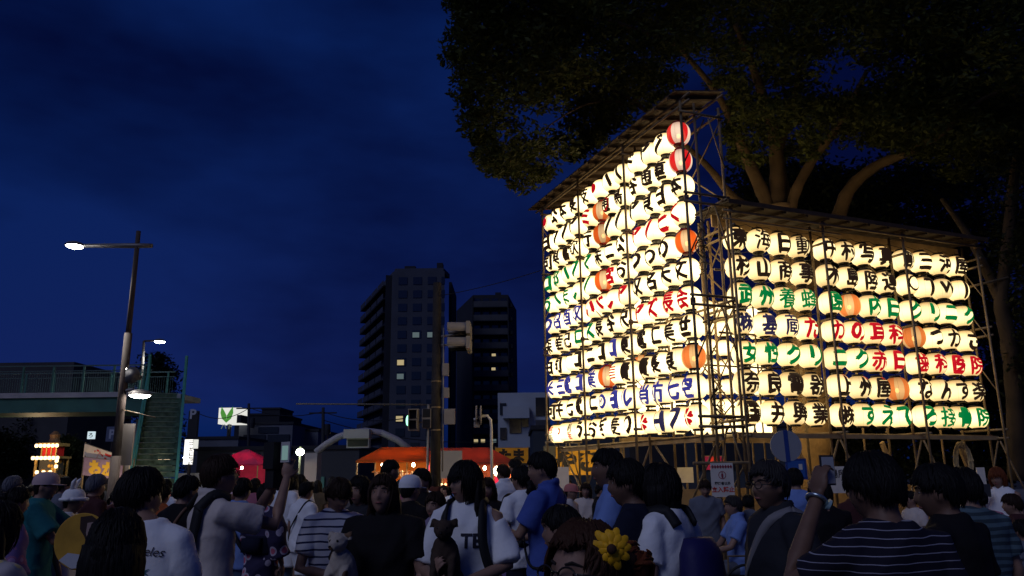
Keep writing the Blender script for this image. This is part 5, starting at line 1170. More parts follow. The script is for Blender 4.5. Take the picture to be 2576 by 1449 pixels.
PEOPLE = 0
def person(label, px, ptop, d, yaw=0.0, w=1.0, head=(0, 0), L=None, Rr=None, top=('tee', C_WHITE), bottom=('pants', C_DENIM), hair=('short', HK), skin=None, group=None, vox=.014, locks=60, stride=(0, 0), seat=False, eyes=True, zf=.045, hx=0.0, lean=0.0, hem=.80, shoes=None, height=None, feat=True, lod=0, cat='person'):
    global PEOPLE
    PEOPLE += 1; sd = PEOPLE * 1.7; skin = skin or SKIN
    P = at(px, ptop, d); H = P.z if height is None else height
    s = (H - .012) / 1.70; dz = 0.0
    if seat: s = (H) / 1.36 ; dz = -.34
    root = thing('person', label, cat, (P.x, d, 0), group, R(yaw))
    V = lambda x, y, z: Vector((x, y + lean * (z - .9), z + dz)) * s
    def W(x, y, z): return Vector((x * w, y + lean * (z - .9), z + dz)) * s
    M = (Matrix.Rotation(R(head[0]), 3, 'Z') @ Matrix.Rotation(R(head[1]), 3, 'X'))
    C = V(hx, .03, 1.556) + (M @ Vector((0, .02, .02)) - Vector((0, .02, .02))) * s
    L = dict(dict(e=(-.225, -.03, 1.11), w=(-.235, .05, .87), d=(0, .15, -1), p=(1, 0, 0), curl=.5), **(L or {})); Rr = dict(dict(e=(.225, -.03, 1.11), w=(.235, .05, .87), d=(0, .15, -1), p=(-1, 0, 0), curl=.5), **(Rr or {}))
    b = MB()
    hv, hf = head_points(s, 1.0 if feat else .7); b.add([C + M @ q for q in hv], hf)
    for sx in (-1, 1): b.ell(C + M @ (Vector((sx * .074, -.008, -.002)) * s), (.011 * s, .020 * s, .031 * s), M @ Matrix.Rotation(sx * -.3, 3, 'Z'), 12, 8)
    b.path([C + M @ Vector((0, -.018, -.05)) * s, V(hx * .5, .0, 1.465), V(0, -.012, 1.42), V(0, -.012, 1.36)], [.050 * s, .054 * s, .075 * s, .08 * s], 16)
    tr = [(0, -.01, 1.435, .075, .05), (0, -.012, 1.405, .150, .070), (0, -.01, 1.34, .165, .092), (0, 0, 1.22, .155, .100), (0, 0, 1.10, .136, .090), (0, 0, 1.0, .145, .095), (0, -.01, .90, .158, .105), (0, -.01, .83, .150, .10)]
    b.rings([(0, (y + lean * (z - .9)) * s, (z + dz) * s, rx * .95 * w * s, ry * .93 * (w ** .8) * s) for _, y, z, rx, ry in reversed(tr)], 22)
    sh = {}
    for sx, A in ((-1, L), (1, Rr)):
        S0 = W(sx * .168, -.012, 1.362); E = V(*A['e']); K = V(*A['w']); E = Vector((E.x * w, E.y, E.z)); sh[sx] = (S0, E, K)
        b.path([W(sx * .09, -.01, 1.385), S0, S0.lerp(E, .4), E, E.lerp(K, .3), K], [.050 * s, .046 * s * w, .044 * s * w, .037 * s, .037 * s, .026 * s], 12)
        dd = Vector(A['d']); hand(b, K, dd, Vector(A['p']), sx, s * 1.02, A['curl'])
    legs = {}
    for sx, st in ((-1, stride[0]), (1, stride[1])):
        hp = W(sx * .088, -.01, .86); 
        if seat: kn, an = W(sx * .11, .43, .86), W(sx * .12, .46, .44)
        else: kn, an = W(sx * .095, .03 + st * .5, .47), W(sx * .10, -.02 + st, .085)
        legs[sx] = (hp, kn, an); b.path([hp, hp.lerp(kn, .4), kn, kn.lerp(an, .3), an], [.082 * s * w, .074 * s * w, .052 * s, .053 * s, .036 * s], 12)
        b.path([an + Vector((0, -.03, -.04)) * s, an + Vector((0, .05, -.045)) * s, an + Vector((0, .15, -.058)) * s], [.035 * s, .036 * s, .022 * s], 10)
    remeshed(b, vox * s, 3 if vox < .012 else 2, 'body', skin, root)
    # face details
    if eyes and not lod:
        for sx in (-1, 1):
            ec = C + M @ (Vector((sx * .031, .0675, .012)) * s); e = MB().ell(ec, (.0125 * s, .0078 * s, .0044 * s), M, 12, 8).build('eye', EYEW, root, smooth=True, local=True)
            MB().ell(C + M @ (Vector((sx * .031, .0725, .012)) * s), (.0056 * s, .0040 * s, .0044 * s), M, 10, 6).build('iris', EYEK, e, smooth=True, local=True)
            MB().path([C + M @ (Vector((sx * x, y, z)) * s) for x, y, z in ((.014, .0870, .032), (.030, .0825, .037), (.049, .066, .031))], [.0028 * s, .0040 * s, .0018 * s], 6).build('eyebrow', BROW, root, local=True)
        MB().path([C + M @ (Vector((x, y, z)) * s) for x, y, z in ((-.022, .073, -.055), (-.009, .0825, -.052), (0, .083, -.053), (.009, .0825, -.052), (.022, .073, -.055))], [.002 * s, .0055 * s, .0058 * s, .0055 * s, .002 * s], 8).build('lips', LIP, root, smooth=True, local=True)
    if hair: hair_build(root, hair[0], hair[1], M, C, s, sd, zf, locks, lod)
    # upper clothing
    kind, cm = top; i_ = .016; b = MB(); cv = max(vox, .011) * s * 1.15
    hz = hem
    tz = [(1.462, .070, .060, -.012), (1.438, .100, .070, -.014), (1.405, .148, .084, -.012), (1.34, .176 + i_ * .3, .108, -.008), (1.22, .168 + i_, .118, 0), (1.10, .156 + i_, .112, 0), (1.0, .160 + i_, .115, 0), (.90, .172 + i_, .124, -.008)]
    tz = [t_ for t_ in tz if t_[0] > hz + .04] + [(hz, .176 + i_ + (.05 if kind in ('tunic', 'dress') else 0), .128, -.008)]
    if kind == 'yukata': tz = tz[:-1] + [(.86, .185, .135, -.005), (.5, .185, .14, 0), (.16, .19, .15, 0)]
    b.rings([(0, (y + lean * (z - .9)) * s, (z + dz) * s, rx * w * s, ry * (w ** .8) * s) for z, rx, ry, y in reversed(tz)], 24)
    fr = {'tee': .66, 'polo': .66, 'tunic': .75, 'dress': .35, 'tank': 0.0, 'long': 1.9, 'yukata': 1.6, 'shirt': .72, 'off': .9}[kind]
    for sx in (-1, 1):
        S0, E, K = sh[sx]
        if fr <= 0: continue
        loose = 1.25 if kind in ('tunic', 'shirt', 'off') else (1.7 if kind == 'yukata' else 1.0)
        if kind == 'off' and sx == -1: S0 = S0.lerp(E, .25)
        pts = [W(sx * .09, -.012, 1.375), S0] if not (kind == 'off' and sx == -1) else [W(sx * .12, 0, 1.25), S0]
        rad = [.066 * s, .066 * s * w]
        if fr <= 1: pts += [S0.lerp(E, fr * .5), S0.lerp(E, fr)]; rad += [.064 * s * w * (.5 + .5 * loose), .066 * s * loose * w]
        else: f2 = fr - 1; pts += [S0.lerp(E, .5), E, E.lerp(K, f2 * .5), E.lerp(K, f2)]; rad += [.060 * s * loose, .054 * s * loose, .05 * s * loose, .046 * s * loose * (1.3 if kind == 'yukata' else 1)]
        b.path(pts, rad, 14)
    if kind in ('polo', 'shirt'): b.path([V(.072 * math.cos(a), -.012 + .064 * math.sin(a), 1.458 + (.022 if math.sin(a) < 0 else .0)) for a in np.linspace(0, 6.2832, 17)], .014 * s, 8)
    remeshed(b, cv, 3, {'tee': 't_shirt', 'polo': 'polo_shirt', 'shirt': 'shirt', 'tunic': 'tunic', 'dress': 'dress', 'tank': 'tank_top', 'long': 'jacket', 'yukata': 'yukata', 'off': 'loose_shirt'}[kind], cm, root, fold=.0105 * s if not lod else 0, fscale=12, seed=sd)
    if kind == 'yukata':
        ob = MB(); ob.rings([(0, 0, z * s, .178 * w * s, .135 * s) for z in (.98, 1.0, 1.14, 1.16)], 22); ob.box(V(0, -.15, 1.07), (.22 * s, .07 * s, .14 * s)); ob.build('sash', bottom[1], root, smooth=True, local=True)
    # lower clothing
    bk, bm_ = bottom; b = MB()
    if kind != 'yukata':
        if bk in ('pants', 'shorts'):
            b.rings([(0, -.01 * s + lean * (z - .9) * s, (z + dz) * s, rx * w * s, ry * s) for z, rx, ry in ((.80, .168, .118), (.90, .170, .120), (1.0, .158, .112), (1.02, .154, .108))], 20)
            for sx in (-1, 1):
                hp, kn, an = legs[sx]
                if bk == 'pants': b.path([hp, hp.lerp(kn, .45), kn, kn.lerp(an, .5), kn.lerp(an, .97)], [.098 * s * w, .090 * s * w, .070 * s, .066 * s, .060 * s], 14)
                else: b.path([hp, hp.lerp(kn, .5), hp.lerp(kn, .88)], [.100 * s * w, .097 * s * w, .092 * s * w], 14)
            remeshed(b, cv * 1.1, 3, 'trousers' if bk == 'pants' else 'shorts', bm_, root, fold=.004 * s if not lod else 0, fscale=11, seed=sd)
        elif bk == 'skirt':
            b.rings([(0, 0, z * s, rx * w * s, ry * s) for z, rx, ry in ((.42, .25, .23), (.6, .22, .19), (.8, .185, .14), (1.0, .158, .112), (1.02, .154, .108))], 24); remeshed(b, cv * 1.1, 2, 'skirt', bm_, root, fold=.008 * s, fscale=14, seed=sd)
    sm_ = shoes or SHOE
    for sx in (-1, 1):
        an = legs[sx][2]; b = MB(); b.ell(an + Vector((0, .045, -.05)) * s, (.045 * s, .125 * s, .040 * s), n=14, m=8); b.ell(an + Vector((0, -.03, -.03)) * s, (.04 * s, .05 * s, .055 * s), n=12, m=8); b.build('shoe', sm_, root, smooth=True, local=True)
    root['_s'] = s
    return dict(root=root, s=s, C=C, M=M, V=V, W=W, sh=sh, w=w, yaw=R(yaw), P=Vector((P.x, d, 0)))
def world(p, q): return p['P'] + Matrix.Rotation(p['yaw'], 3, 'Z') @ Vector(q)
def HP(p, x, y, z): return p['C'] + p['M'] @ (Vector((x, y, z)) * p['s'])        # point of the head, in the person's frame
def glasses(p):
    b = MB(); s = p['s']
    for sx in (-1, 1):
        b.path([HP(p, sx * .033 + .024 * math.cos(a), .101 - .12 * (abs(sx * .033 + .024 * math.cos(a)) - .03) * .35, .010 + .017 * math.sin(a)) for a in np.linspace(0, 6.2832, 19)], .0024 * s, 6)
        b.path([HP(p, sx * .057, .094, .014), HP(p, sx * .079, .06, .013), HP(p, sx * .083, -.01, .010)], .0024 * s, 6)
    b.path([HP(p, -.010, .104, .013), HP(p, 0, .107, .016), HP(p, .010, .104, .013)], .0022 * s, 6)
    b.build('glasses', mat('spectacle_frame', (.02, .015, .015), .3), p['root'], smooth=True, local=True)
def cap(p, m, brim=1):
    b = MB(); s = p['s']; n_ = 24; prof_ = [(1.0, .02), (1.01, .05), (.93, .085), (.72, .115), (.4, .130), (.02, .134)]
    vs = [HP(p, .090 * r_ * math.cos(a), .112 * r_ * math.sin(a) - .004, z) for r_, z in prof_ for a in np.linspace(0, 2 * math.pi, n_, endpoint=False)]
    b.add(vs, [(i * n_ + j, i * n_ + (j + 1) % n_, (i + 1) * n_ + (j + 1) % n_, (i + 1) * n_ + j) for i in range(len(prof_) - 1) for j in range(n_)] + [tuple((len(prof_) - 1) * n_ + j for j in range(n_))])
    if brim == 1:
        pl = [(-.075, .075), (-.06, .14), (0, .175), (.06, .14), (.075, .075)]; vs = [HP(p, x, y, .028 - .1 * abs(x) - (y - .07) * .15 + dz_) for dz_ in (0, .006) for x, y in pl]; b.add(vs, [(4, 3, 2, 1, 0), (5, 6, 7, 8, 9)] + [(i, (i + 1) % 5, 5 + (i + 1) % 5, 5 + i) for i in range(5)])
    else:
        b.path([HP(p, .105 * math.cos(a), .125 * math.sin(a), .022) for a in np.linspace(0, 6.2832, 25)], .017 * s, 8)
    b.build('cap' if brim == 1 else 'hat', m, p['root'], smooth=True, local=True)
def ribbon(b, pts, wd, th, c=(0, 0)):
    pts = [Vector(q) for q in pts]; k = len(pts); vs = []
    for i in range(k):
        t = (pts[min(i + 1, k - 1)] - pts[max(i - 1, 0)]).normalized(); o_ = Vector((pts[i].x - c[0], pts[i].y - c[1], .12 if abs(t.z) < .5 else 0.0)); o_ = (o_ - t * o_.dot(t)); o_ = o_.normalized() if o_.length > 1e-6 else Vector((0, 0, 1)); a = t.cross(o_)
        vs += [pts[i] + a * wd + o_ * th, pts[i] - a * wd + o_ * th, pts[i] - a * wd - o_ * th, pts[i] + a * wd - o_ * th]
    b.add(vs, [(4 * i + j, 4 * i + (j + 1) % 4, 4 * i + 4 + (j + 1) % 4, 4 * i + 4 + j) for i in range(k - 1) for j in range(4)] + [(3, 2, 1, 0), (4 * k - 4, 4 * k - 3, 4 * k - 2, 4 * k - 1)])
def smooth_pts(P, k=4):
    P = [Vector(q) for q in P]; o_ = []
    for i in range(len(P) - 1):
        p0, p1, p2, p3 = P[max(i - 1, 0)], P[i], P[i + 1], P[min(i + 2, len(P) - 1)]
        for j in range(k): t = j / k; o_.append(.5 * ((2 * p1) + (-p0 + p2) * t + (2 * p0 - 5 * p1 + 4 * p2 - p3) * t * t + (-p0 + 3 * p1 - 3 * p2 + p3) * t ** 3))
    return o_ + [P[-1]]
def strap_path(p, pts, wd, m, name='strap'):
    b = MB()
    P_ = [p['V'](*q) for q in pts]; P_ = [Vector((q.x * p['w'], q.y, q.z)) for q in P_]
    ribbon(b, smooth_pts(P_), wd, .005); return b.build(name, m, p['root'], smooth=True, local=True)
def cross_strap(p, side, m, wd=.022):
    """bag strap from one shoulder across back and chest to the other hip"""
    a = side
    strap_path(p, [(a * .11, -.02, 1.452), (a * .10, .085, 1.41), (a * .03, .128, 1.30), (-a * .08, .142, 1.12), (-a * .185, .06, .93), (-a * .19, -.06, .93), (-a * .10, -.135, 1.08), (a * .02, -.128, 1.26), (a * .10, -.09, 1.40), (a * .11, -.02, 1.452)], wd, m, 'bag_strap')
def backpack(p, m, label, sz=(.30, .15, .42), z=1.16, straps=True):
    s = p['s']; loc = world(p, p['V'](0, -.11 - sz[1] / 2, 0)); o = thing('backpack', label, 'backpack', tuple(loc), None, p['yaw']); b = MB()
    b.rings([(0, 0, (z - sz[2] / 2) * s, sz[0] * .45 * s, sz[1] * .42 * s), (0, 0, (z - sz[2] / 2 + .03) * s, sz[0] * .52 * s, sz[1] * .58 * s), (0, -.01 * s, (z - .05) * s, sz[0] * .52 * s, sz[1] * .62 * s), (0, 0, (z + sz[2] * .33) * s, sz[0] * .48 * s, sz[1] * .52 * s), (0, .01 * s, (z + sz[2] / 2) * s, sz[0] * .34 * s, sz[1] * .34 * s)], 22); b.build('bag', m, o, smooth=True, local=True)
    b = MB(); b.rings([(0, -sz[1] * .52 * s, (z - .15) * s, sz[0] * .36 * s, .03 * s), (0, -sz[1] * .58 * s, (z - .12) * s, sz[0] * .38 * s, .035 * s), (0, -sz[1] * .56 * s, (z + .0) * s, sz[0] * .36 * s, .03 * s)], 16); b.build('front_pocket', m, o, smooth=True, local=True)
    off = -.11 - sz[1] / 2
    if straps:
        for sx in (-1, 1): b = MB(); ribbon(b, smooth_pts([Vector((x * p['w'], y - off, zz)) * s for x, y, zz in ((sx * .09, -.118, 1.38), (sx * .098, -.06, 1.452), (sx * .105, .03, 1.456), (sx * .115, .106, 1.38), (sx * .125, .136, 1.22), (sx * .165, .10, 1.06), (sx * .185, -.04, .98))]), .026 * s, .008 * s, (0, -off * s)); b.build('strap', STRAP, o, smooth=True, local=True)
    return o
def phone(pos, rotz, label, tilt=0, size=(.075, .010, .15), scr=None, cat='phone'):
    o = thing('smartphone', label, cat, tuple(pos), None, rotz); rt = Matrix.Rotation(tilt, 3, 'X'); MB().box((0, 0, 0), size, rt).build('case', mat('phone_case', (.03, .03, .035), .35), o, local=True); MB().box(rt @ Vector((0, -size[1] * .55, 0)), (size[0] * .9, .002, size[2] * .88), rt).build('screen', scr or mat('phone_glass', (.01, .01, .012), .1), o, local=True); return o
def dog(pos, yaw, label, fur, s=1.0, face=None):
    o = thing('small_dog', label, 'dog', tuple(pos), None, R(yaw)); b = MB()
    b.path([(0, -.05, -.10), (0, -.03, 0), (0, .0, .08), (0, .025, .14)], [.062 * s, .075 * s, .070 * s, .045 * s], 14); b.ell((0, .045, .195), (.050 * s, .054 * s, .048 * s)); b.path([(0, .07, .185), (0, .115, .172)], [.032 * s, .021 * s], 10)
    for sx in (-1, 1):
        b.path([(sx * .034, .025, .222), (sx * .062, .02, .238), (sx * .074, .03, .205)], [.020 * s, .017 * s, .007 * s], 8); b.path([(sx * .045, .03, .06), (sx * .05, .085, -.01), (sx * .045, .10, -.06)], [.026 * s, .018 * s, .016 * s], 8); b.path([(sx * .06, -.04, -.06), (sx * .07, .04, -.10), (sx * .06, .06, -.15)], [.040 * s, .026 * s, .017 * s], 8)
    b.path([(0, -.10, -.08), (0, -.14, -.03), (0, -.13, .03)], [.018, .013, .006], 8)
    remeshed(b, .008, 2, 'body', fur, o, fold=.0025, fscale=60)
    MB().ell((0, .132, .178), (.008, .007, .006)).build('nose', EYEK, o, local=True)
    for sx in (-1, 1): MB().ell((sx * .022, .092, .205), (.008, .006, .008)).build('eye', EYEK, o, local=True)
    return o
def pic_plane(p0, ax, up, name): pass
# --- the near people, left to right
G = 'festival visitors in the foreground'
pA1 = person('person seen from behind in a white T-shirt with dark script across the back', 392, 1162, 3.55, yaw=-8, w=.88, hx=-.085, head=(-30, 0), top=('tee', C_WHITE), bottom=('pants', C_DENIM), hair=('short', HK), group=G, vox=.009, locks=120, L=dict(e=(-.24, .04, 1.12), w=(-.2, .24, 1.0)), Rr=dict(e=(.25, .02, 1.12), w=(.22, .2, .95)), lean=.0)
from mathutils.bvhtree import BVHTree
def shirt_print(p, txt, ink, cx, cz, size, bold=0.0, wd=1.0, back=True):
    """print lying on the back or the chest of the person's shirt"""
    s = p['s']; sh_ = [c for c in p['root'].children if c.name.split('.')[0] in ('t_shirt', 'loose_shirt')][0]
    tree = BVHTree.FromPolygons([v.co.copy() for v in sh_.data.vertices], [tuple(q.vertices) for q in sh_.data.polygons])
    me, ext = glyph_mesh(txt, size * s, bold, wd)
    if txt == 'Angeles':
        for v in me.vertices: v.co.x += .32 * v.co.y; v.co.y -= .10 * v.co.x
    bm = bmesh.new(); bm.from_mesh(me)
    for ax in (0, 1):
        for k in range(-14, 15): no = [0, 0, 0]; no[ax] = 1; co = [0, 0, 0]; co[ax] = k * .016; bmesh.ops.bisect_plane(bm, geom=bm.verts[:] + bm.edges[:] + bm.faces[:], plane_co=co, plane_no=no)
    bm.to_mesh(me); bm.free(); me.name = 'shirt_print'; me.materials.append(ink); dr = 1 if back else -1
    for v in me.vertices:
        x = cx * s + v.co.x * dr; z = cz * s + v.co.y; h = tree.ray_cast(Vector((x, -dr * 1.0, z)), Vector((0, dr, 0)))[0]
        v.co = Vector((x, (h.y if h is not None else -dr * .13) - dr * .004, z))
    o = bpy.data.objects.new('shirt_print', me); COL.objects.link(o); o.parent = p['root']
def back_print(p, parts, z, ax_s=1.0):
    for txt, ink, cx, cz, size, bold, wd in parts: shirt_print(p, txt, ink, cx, cz, size, bold, wd)
INKD = mat('print_dark', (.02, .02, .035), .8); INKT = mat('print_teal', (.03, .14, .15), .8); INKO = mat('print_orange', (.42, .16, .06), .8); INKP = mat('print_red', (.30, .05, .06), .8)
back_print(pA1, [('Angeles', INKD, .045, 1.335, .054, .0, 1.0), ('✶', INKT, .055, 1.255, .06, .01, 1), ('✿', INKO, -.02, 1.25, .06, .01, 1), ('❀', INKP, .01, 1.20, .07, .01, 1), ('✿', INKO, .07, 1.18, .06, .01, 1), ('❀', INKT, -.05, 1.17, .07, .01, 1), ('❀', INKP, .05, 1.12, .08, .01, 1)], 1.2)
pA2 = person('person in black with long black hair seen from behind, hiding the white shirt', 296, 1264, 2.55, yaw=8, w=.98, top=('long', C_BLACK), bottom=('skirt', C_BLACK), hair=('long', HK), group=G, vox=.011, locks=170, zf=.03, eyes=False)
o = thing('round_fan', 'round yellow paper fan with a portrait print tucked beside the black-haired person', 'fan', tuple(at(205, 1362, 3.1))); fa = MB(); c0 = Vector((0, 0, 0)); k_ = 40; rf = .100
fa.lathe((0, 0, -.003), [(rf, 0), (rf + .003, .003), (rf, .006)], 40); rotx = Matrix.Rotation(R(90), 3, 'X'); fa.v = [tuple(rotx @ Vector(q)) for q in fa.v]; fa.build('fan_paper', mat('fan_yellow', (.50, .27, .03), .6, var=.25, vscale=12), o, local=True)
def blob(poly, name, m, y): b = MB(); b.add([(x * .89, y, z * .89) for x, z in poly], [tuple(range(len(poly)))]); return b.build(name, m, o, local=True)
blob([(-.085, -.075), (-.03, -.108), (.04, -.104), (.09, -.06), (.06, -.04), (.0, -.052), (-.05, -.045)], 'fan_print', mat('fan_white', (.5, .5, .52), .6), -.0045)
blob([(-.012, .10), (.035, .105), (.085, .07), (.108, .01), (.085, -.03), (.03, -.02), (.012, .02), (-.01, .05)], 'fan_print', mat('fan_hair', (.04, .02, .015), .6), -.0045)
blob([(.02, .075), (.055, .08), (.085, .045), (.08, .005), (.055, -.022), (.03, -.005), (.018, .035)], 'fan_print', mat('fan_face', (.38, .26, .22), .6), -.0055)
MB().tube((.03, .0, -.11), (.05, 0, -.22), .006).build('handle', mat('fan_stick', (.4, .3, .15), .6), o, local=True)
pA3 = person('person in a pale open shirt holding a video camera up with both hands', 548, 1135, 5.0, yaw=-52, head=(-8, 8), top=('shirt', C_CREAM), bottom=('pants', C_NAVY), hair=('short', HB), group=G, vox=.008, locks=110, hem=.78,
             L=dict(e=(-.16, .30, 1.30), w=(-.05, .40, 1.545), d=(.12, .15, 1), p=(.9, .4, 0), curl=.9), Rr=dict(e=(.20, .30, 1.28), w=(.075, .41, 1.545), d=(-.1, .12, 1), p=(-.9, .5, 0), curl=.9))
glasses(pA3); strap_path(pA3, [(-.10, -.12, 1.38), (-.115, -.03, 1.465), (-.12, .08, 1.42), (-.14, .125, 1.25), (-.19, .05, 1.0)], .026, STRAP, 'bag_strap'); strap_path(pA3, [(.11, -.13, 1.38), (.112, -.03, 1.465), (.11, .06, 1.44)], .03, STRAP, 'bag_strap'); strap_path(pA3, [(.115, -.12, 1.39), (.10, -.145, 1.2), (.05, -.155, 1.02)], .03, STRAP, 'bag_strap')
backpack(pA3, STRAP, 'black shoulder bag hanging low on the filming person', (.26, .14, .34), .92, False)
hc = world(pA3, pA3['V'](.0, .44, 1.64)); o = thing('video_camera', 'black video camera with an open screen held up in front of the face', 'camera', tuple(hc + Vector((-.05, .0, .02))), None, R(-35)); b = MB(); b.box((-.03, 0, .03), (.10, .14, .17)); b.box((-.03, 0, -.1), (.085, .11, .15)); b.build('camera_body', STRAP, o, local=True); b = MB(); b.box((.08, -.02, .05), (.085, .012, .13)); b.build('screen_frame', mat('white_plastic', (.45, .43, .42), .5), o, local=True); MB().box((.08, -.028, .045), (.055, .004, .09)).build('screen', glow('screen_glow', (.25, .42, .42), .5), o, local=True); MB().tube((-.03, .07, .06), (-.03, .11, .06), .03).build('lens', EYEK, o, local=True)
pA4 = person('person in a teal tunic and pale cap reaching both arms forward', 112, 1180, 7.2, yaw=-72, head=(-10, 0), w=1.12, top=('tunic', C_TEAL), bottom=('pants', C_NAVY), hair=('capped', HK), group=G, vox=.011, hem=.68, L=dict(e=(-.2, .22, 1.14), w=(-.1, .46, 1.16), d=(.1, 1, .1), p=(1, 0, 0)), Rr=dict(e=(.22, .20, 1.10), w=(.09, .45, 1.12), d=(-.1, 1, .15), p=(-1, 0, 0)))
cap(pA4, mat('cap_pale', (.5, .36, .36), .8)); phone(world(pA4, pA4['V'](0, .60, 1.2)), R(-72), 'dark smartphone held by the person in teal', .2)
pA5 = person('person in black T-shirt with a thin brown bag strap seen from behind', 466, 1188, 6.4, yaw=-25, head=(-15, -5), top=('tee', C_BLACK), hair=('short', HK), group=G, vox=.012, bottom=('pants', C_DGREY)); cross_strap(pA5, 1, mat('brown_strap', (.16, .08, .045), .6), .012)
person('grey-haired person in a maroon jacket near the far left stall', 240, 1187, 8.6, yaw=-30, top=('long', C_MAROON), hair=('short', HG), group=G, vox=.014)
pR = person('child in white wearing a white rabbit-ear hat and looking right', 182, 1222, 7.6, yaw=-80, top=('tee', C_WHITE), hair=('capped', HK), group=G, vox=.013); cap(pR, C_WHITE, 2)
for sx in (-1, 1): MB().path([HP(pR, sx * .035, -.02, .12), HP(pR, sx * .05, .0, .19), HP(pR, sx * .07 + .05, .04, .23)], [.018, .024, .006], 8).build('rabbit_ear', C_WHITE, pR['root'], smooth=True, local=True)
tag(MB().rings([(0, 0, 0, .05, .05), (0, 0, .04, .115, .10), (0, 0, .16, .12, .10), (0, 0, .24, .06, .05), (0, 0, .28, .015, .015)], 18).build('plastic_bag', mat('plastic_white', (.6, .6, .64), .4), loc=tuple(at(200, 1315, 7.0)), smooth=True), 'translucent white plastic bag carried beside the rabbit-ear child', 'bag')
pE = person('person at the left edge in a pale patterned top with a bare arm', -12, 1248, 3.4, yaw=-25, top=('tee', patterned('cloth_pale_print', [(.38, .34, .36), (.5, .42, .2), (.3, .3, .34)], 14)), bottom=('skirt', C_LAV), hair=('long', HK), group=G, vox=.011, L=dict(e=(-.22, .1, 1.1), w=(-.1, .3, 1.1)), Rr=dict(e=(.24, .08, 1.06), w=(.20, .30, .92), d=(0, 1, -.3)))
pA7 = person('person in a white and navy striped T-shirt holding a paper cup', 848, 1190, 5.6, yaw=-152, head=(14, -22), top=('tee', C_STR), bottom=('shorts', C_DENIM), hair=('short', HB), group=G, vox=.008, zf=.028, locks=110, L=dict(e=(-.23, .06, 1.10), w=(-.12, .29, 1.12), d=(.25, .8, .45), p=(.6, 0, .6), curl=.9), Rr=dict(e=(.25, .04, 1.07), w=(.05, .27, 1.03), d=(-.8, .6, .15), p=(-.2, -.4, .8), curl=.6))
cp = world(pA7, pA7['V'](-.10, .385, 1.13)); o = thing('paper_cup', 'white paper cup with a straw spoon held by the striped boyish person', 'cup', tuple(cp)); MB().lathe((0, 0, 0), [(.028, 0), (.041, .105), (.043, .108), (.038, .106), (.026, .008)], 20).build('cup', patterned('cup_print', [(.5, .5, .54), (.4, .2, .25), (.5, .5, .54)], 30), o, smooth=True, local=True); MB().tube((0, 0, .03), (.06, -.01, .19), .004, n=6).build('straw', mat('straw_pale', (.5, .45, .42), .5), o, local=True)
pA8 = person('person in a black T-shirt with long dark hair holding a small white dog', 968, 1184, 4.9, yaw=168, head=(4, 10), w=1.16, top=('tee', C_BLACK), bottom=('pants', C_BLACK), hair=('long', HB), group=G, vox=.0075, locks=120, L=dict(e=(-.24, .05, 1.08), w=(.0, .27, .98), d=(.9, .3, .05), p=(0, -.3, 1), curl=.5), Rr=dict(e=(.25, .05, 1.06), w=(.13, .29, 1.0), d=(-.6, .6, .2), p=(-.4, -.3, .6), curl=.6), zf=.055)
C_DOGW = patterned('fur_white_brown', [(.42, .36, .30), (.16, .09, .05), (.42, .36, .30)], 9); C_DOGB = mat('fur_dark_brown', (.045, .028, .02), .9, var=.4, vscale=20)
dog(world(pA8, pA8['V'](.15, .27, 1.10)), 160, 'small white and tan dog in a blue vest held by the person in black', C_DOGW, 1.05)
pA9 = person('person in a loose white off-shoulder top cradling a small brown dog', 1178, 1150, 4.85, yaw=168, head=(-40, 2), top=('off', C_WHITE), bottom=('shorts', C_DENIM), hair=('long', HK), group=G, vox=.0075, locks=130, zf=.022, L=dict(e=(-.25, .06, 1.10), w=(-.02, .28, 1.02), d=(.9, .35, .1), p=(0, -.3, 1), curl=.5), Rr=dict(e=(.25, .07, 1.08), w=(.12, .30, 1.06), d=(-.3, .5, .6), p=(-.6, -.5, .3), curl=.6))
dog(world(pA9, pA9['V'](.06, .27, 1.12)), 175, 'small dark brown dog held against the white top', C_DOGB, 1.1)
def front_print(p, txt, ink, cx, cz, size, bold=.03): shirt_print(p, txt, ink, cx, cz, size, bold, 1.0, False)
front_print(pA9, 'TE', INKD, -.05, 1.24, .11)
backpack(pA9, STRAP, 'black backpack worn by the person in the white top, only its straps in view', (.28, .14, .36), 1.18)
person('child with tied-back dark hair in a pink dress behind the two dog holders', 1100, 1228, 6.3, yaw=165, head=(-15, 0), top=('dress', C_LAV), bottom=('skirt', C_PINK), hair=('ponytail', HB), group=G, vox=.010, hem=.72)
pW = person('person in a white cap and black top turned to the orange stall', 1028, 1187, 6.9, yaw=-25, head=(-15, 0), top=('long', C_BLACK), bottom=('skirt', C_PINK), hair=('capped', HK), group=G, vox=.012); cap(pW, C_WHITE)
person('tall dark-haired person in black in front of the orange stall', 977, 1150, 9.2, yaw=-60, top=('tee', C_BLACK), hair=('crop', HK), group=G, vox=.014)
person('person in a white collared shirt in front of the orange stall light', 1060, 1180, 10.2, yaw=-20, top=('polo', C_WHITE), hair=('short', HK), group=G, vox=.014)
pA11 = person('tall person in a blue shirt with a thin cross strap looking left', 1372, 1128, 6.1, yaw=66, head=(14, -4), top=('shirt', C_BLUE), bottom=('pants', C_NAVY), hair=('short', HK), group=G, vox=.009, hem=.74, L=dict(e=(-.22, .12, 1.12), w=(-.12, .34, 1.14), d=(.2, 1, .1), p=(.6, 0, .6), curl=.7), Rr=dict(e=(.24, .02, 1.1), w=(.15, .26, 1.08), d=(-.3, 1, 0), p=(-.5, 0, .7), curl=.7)); cross_strap(pA11, 1, STRAP, .009)
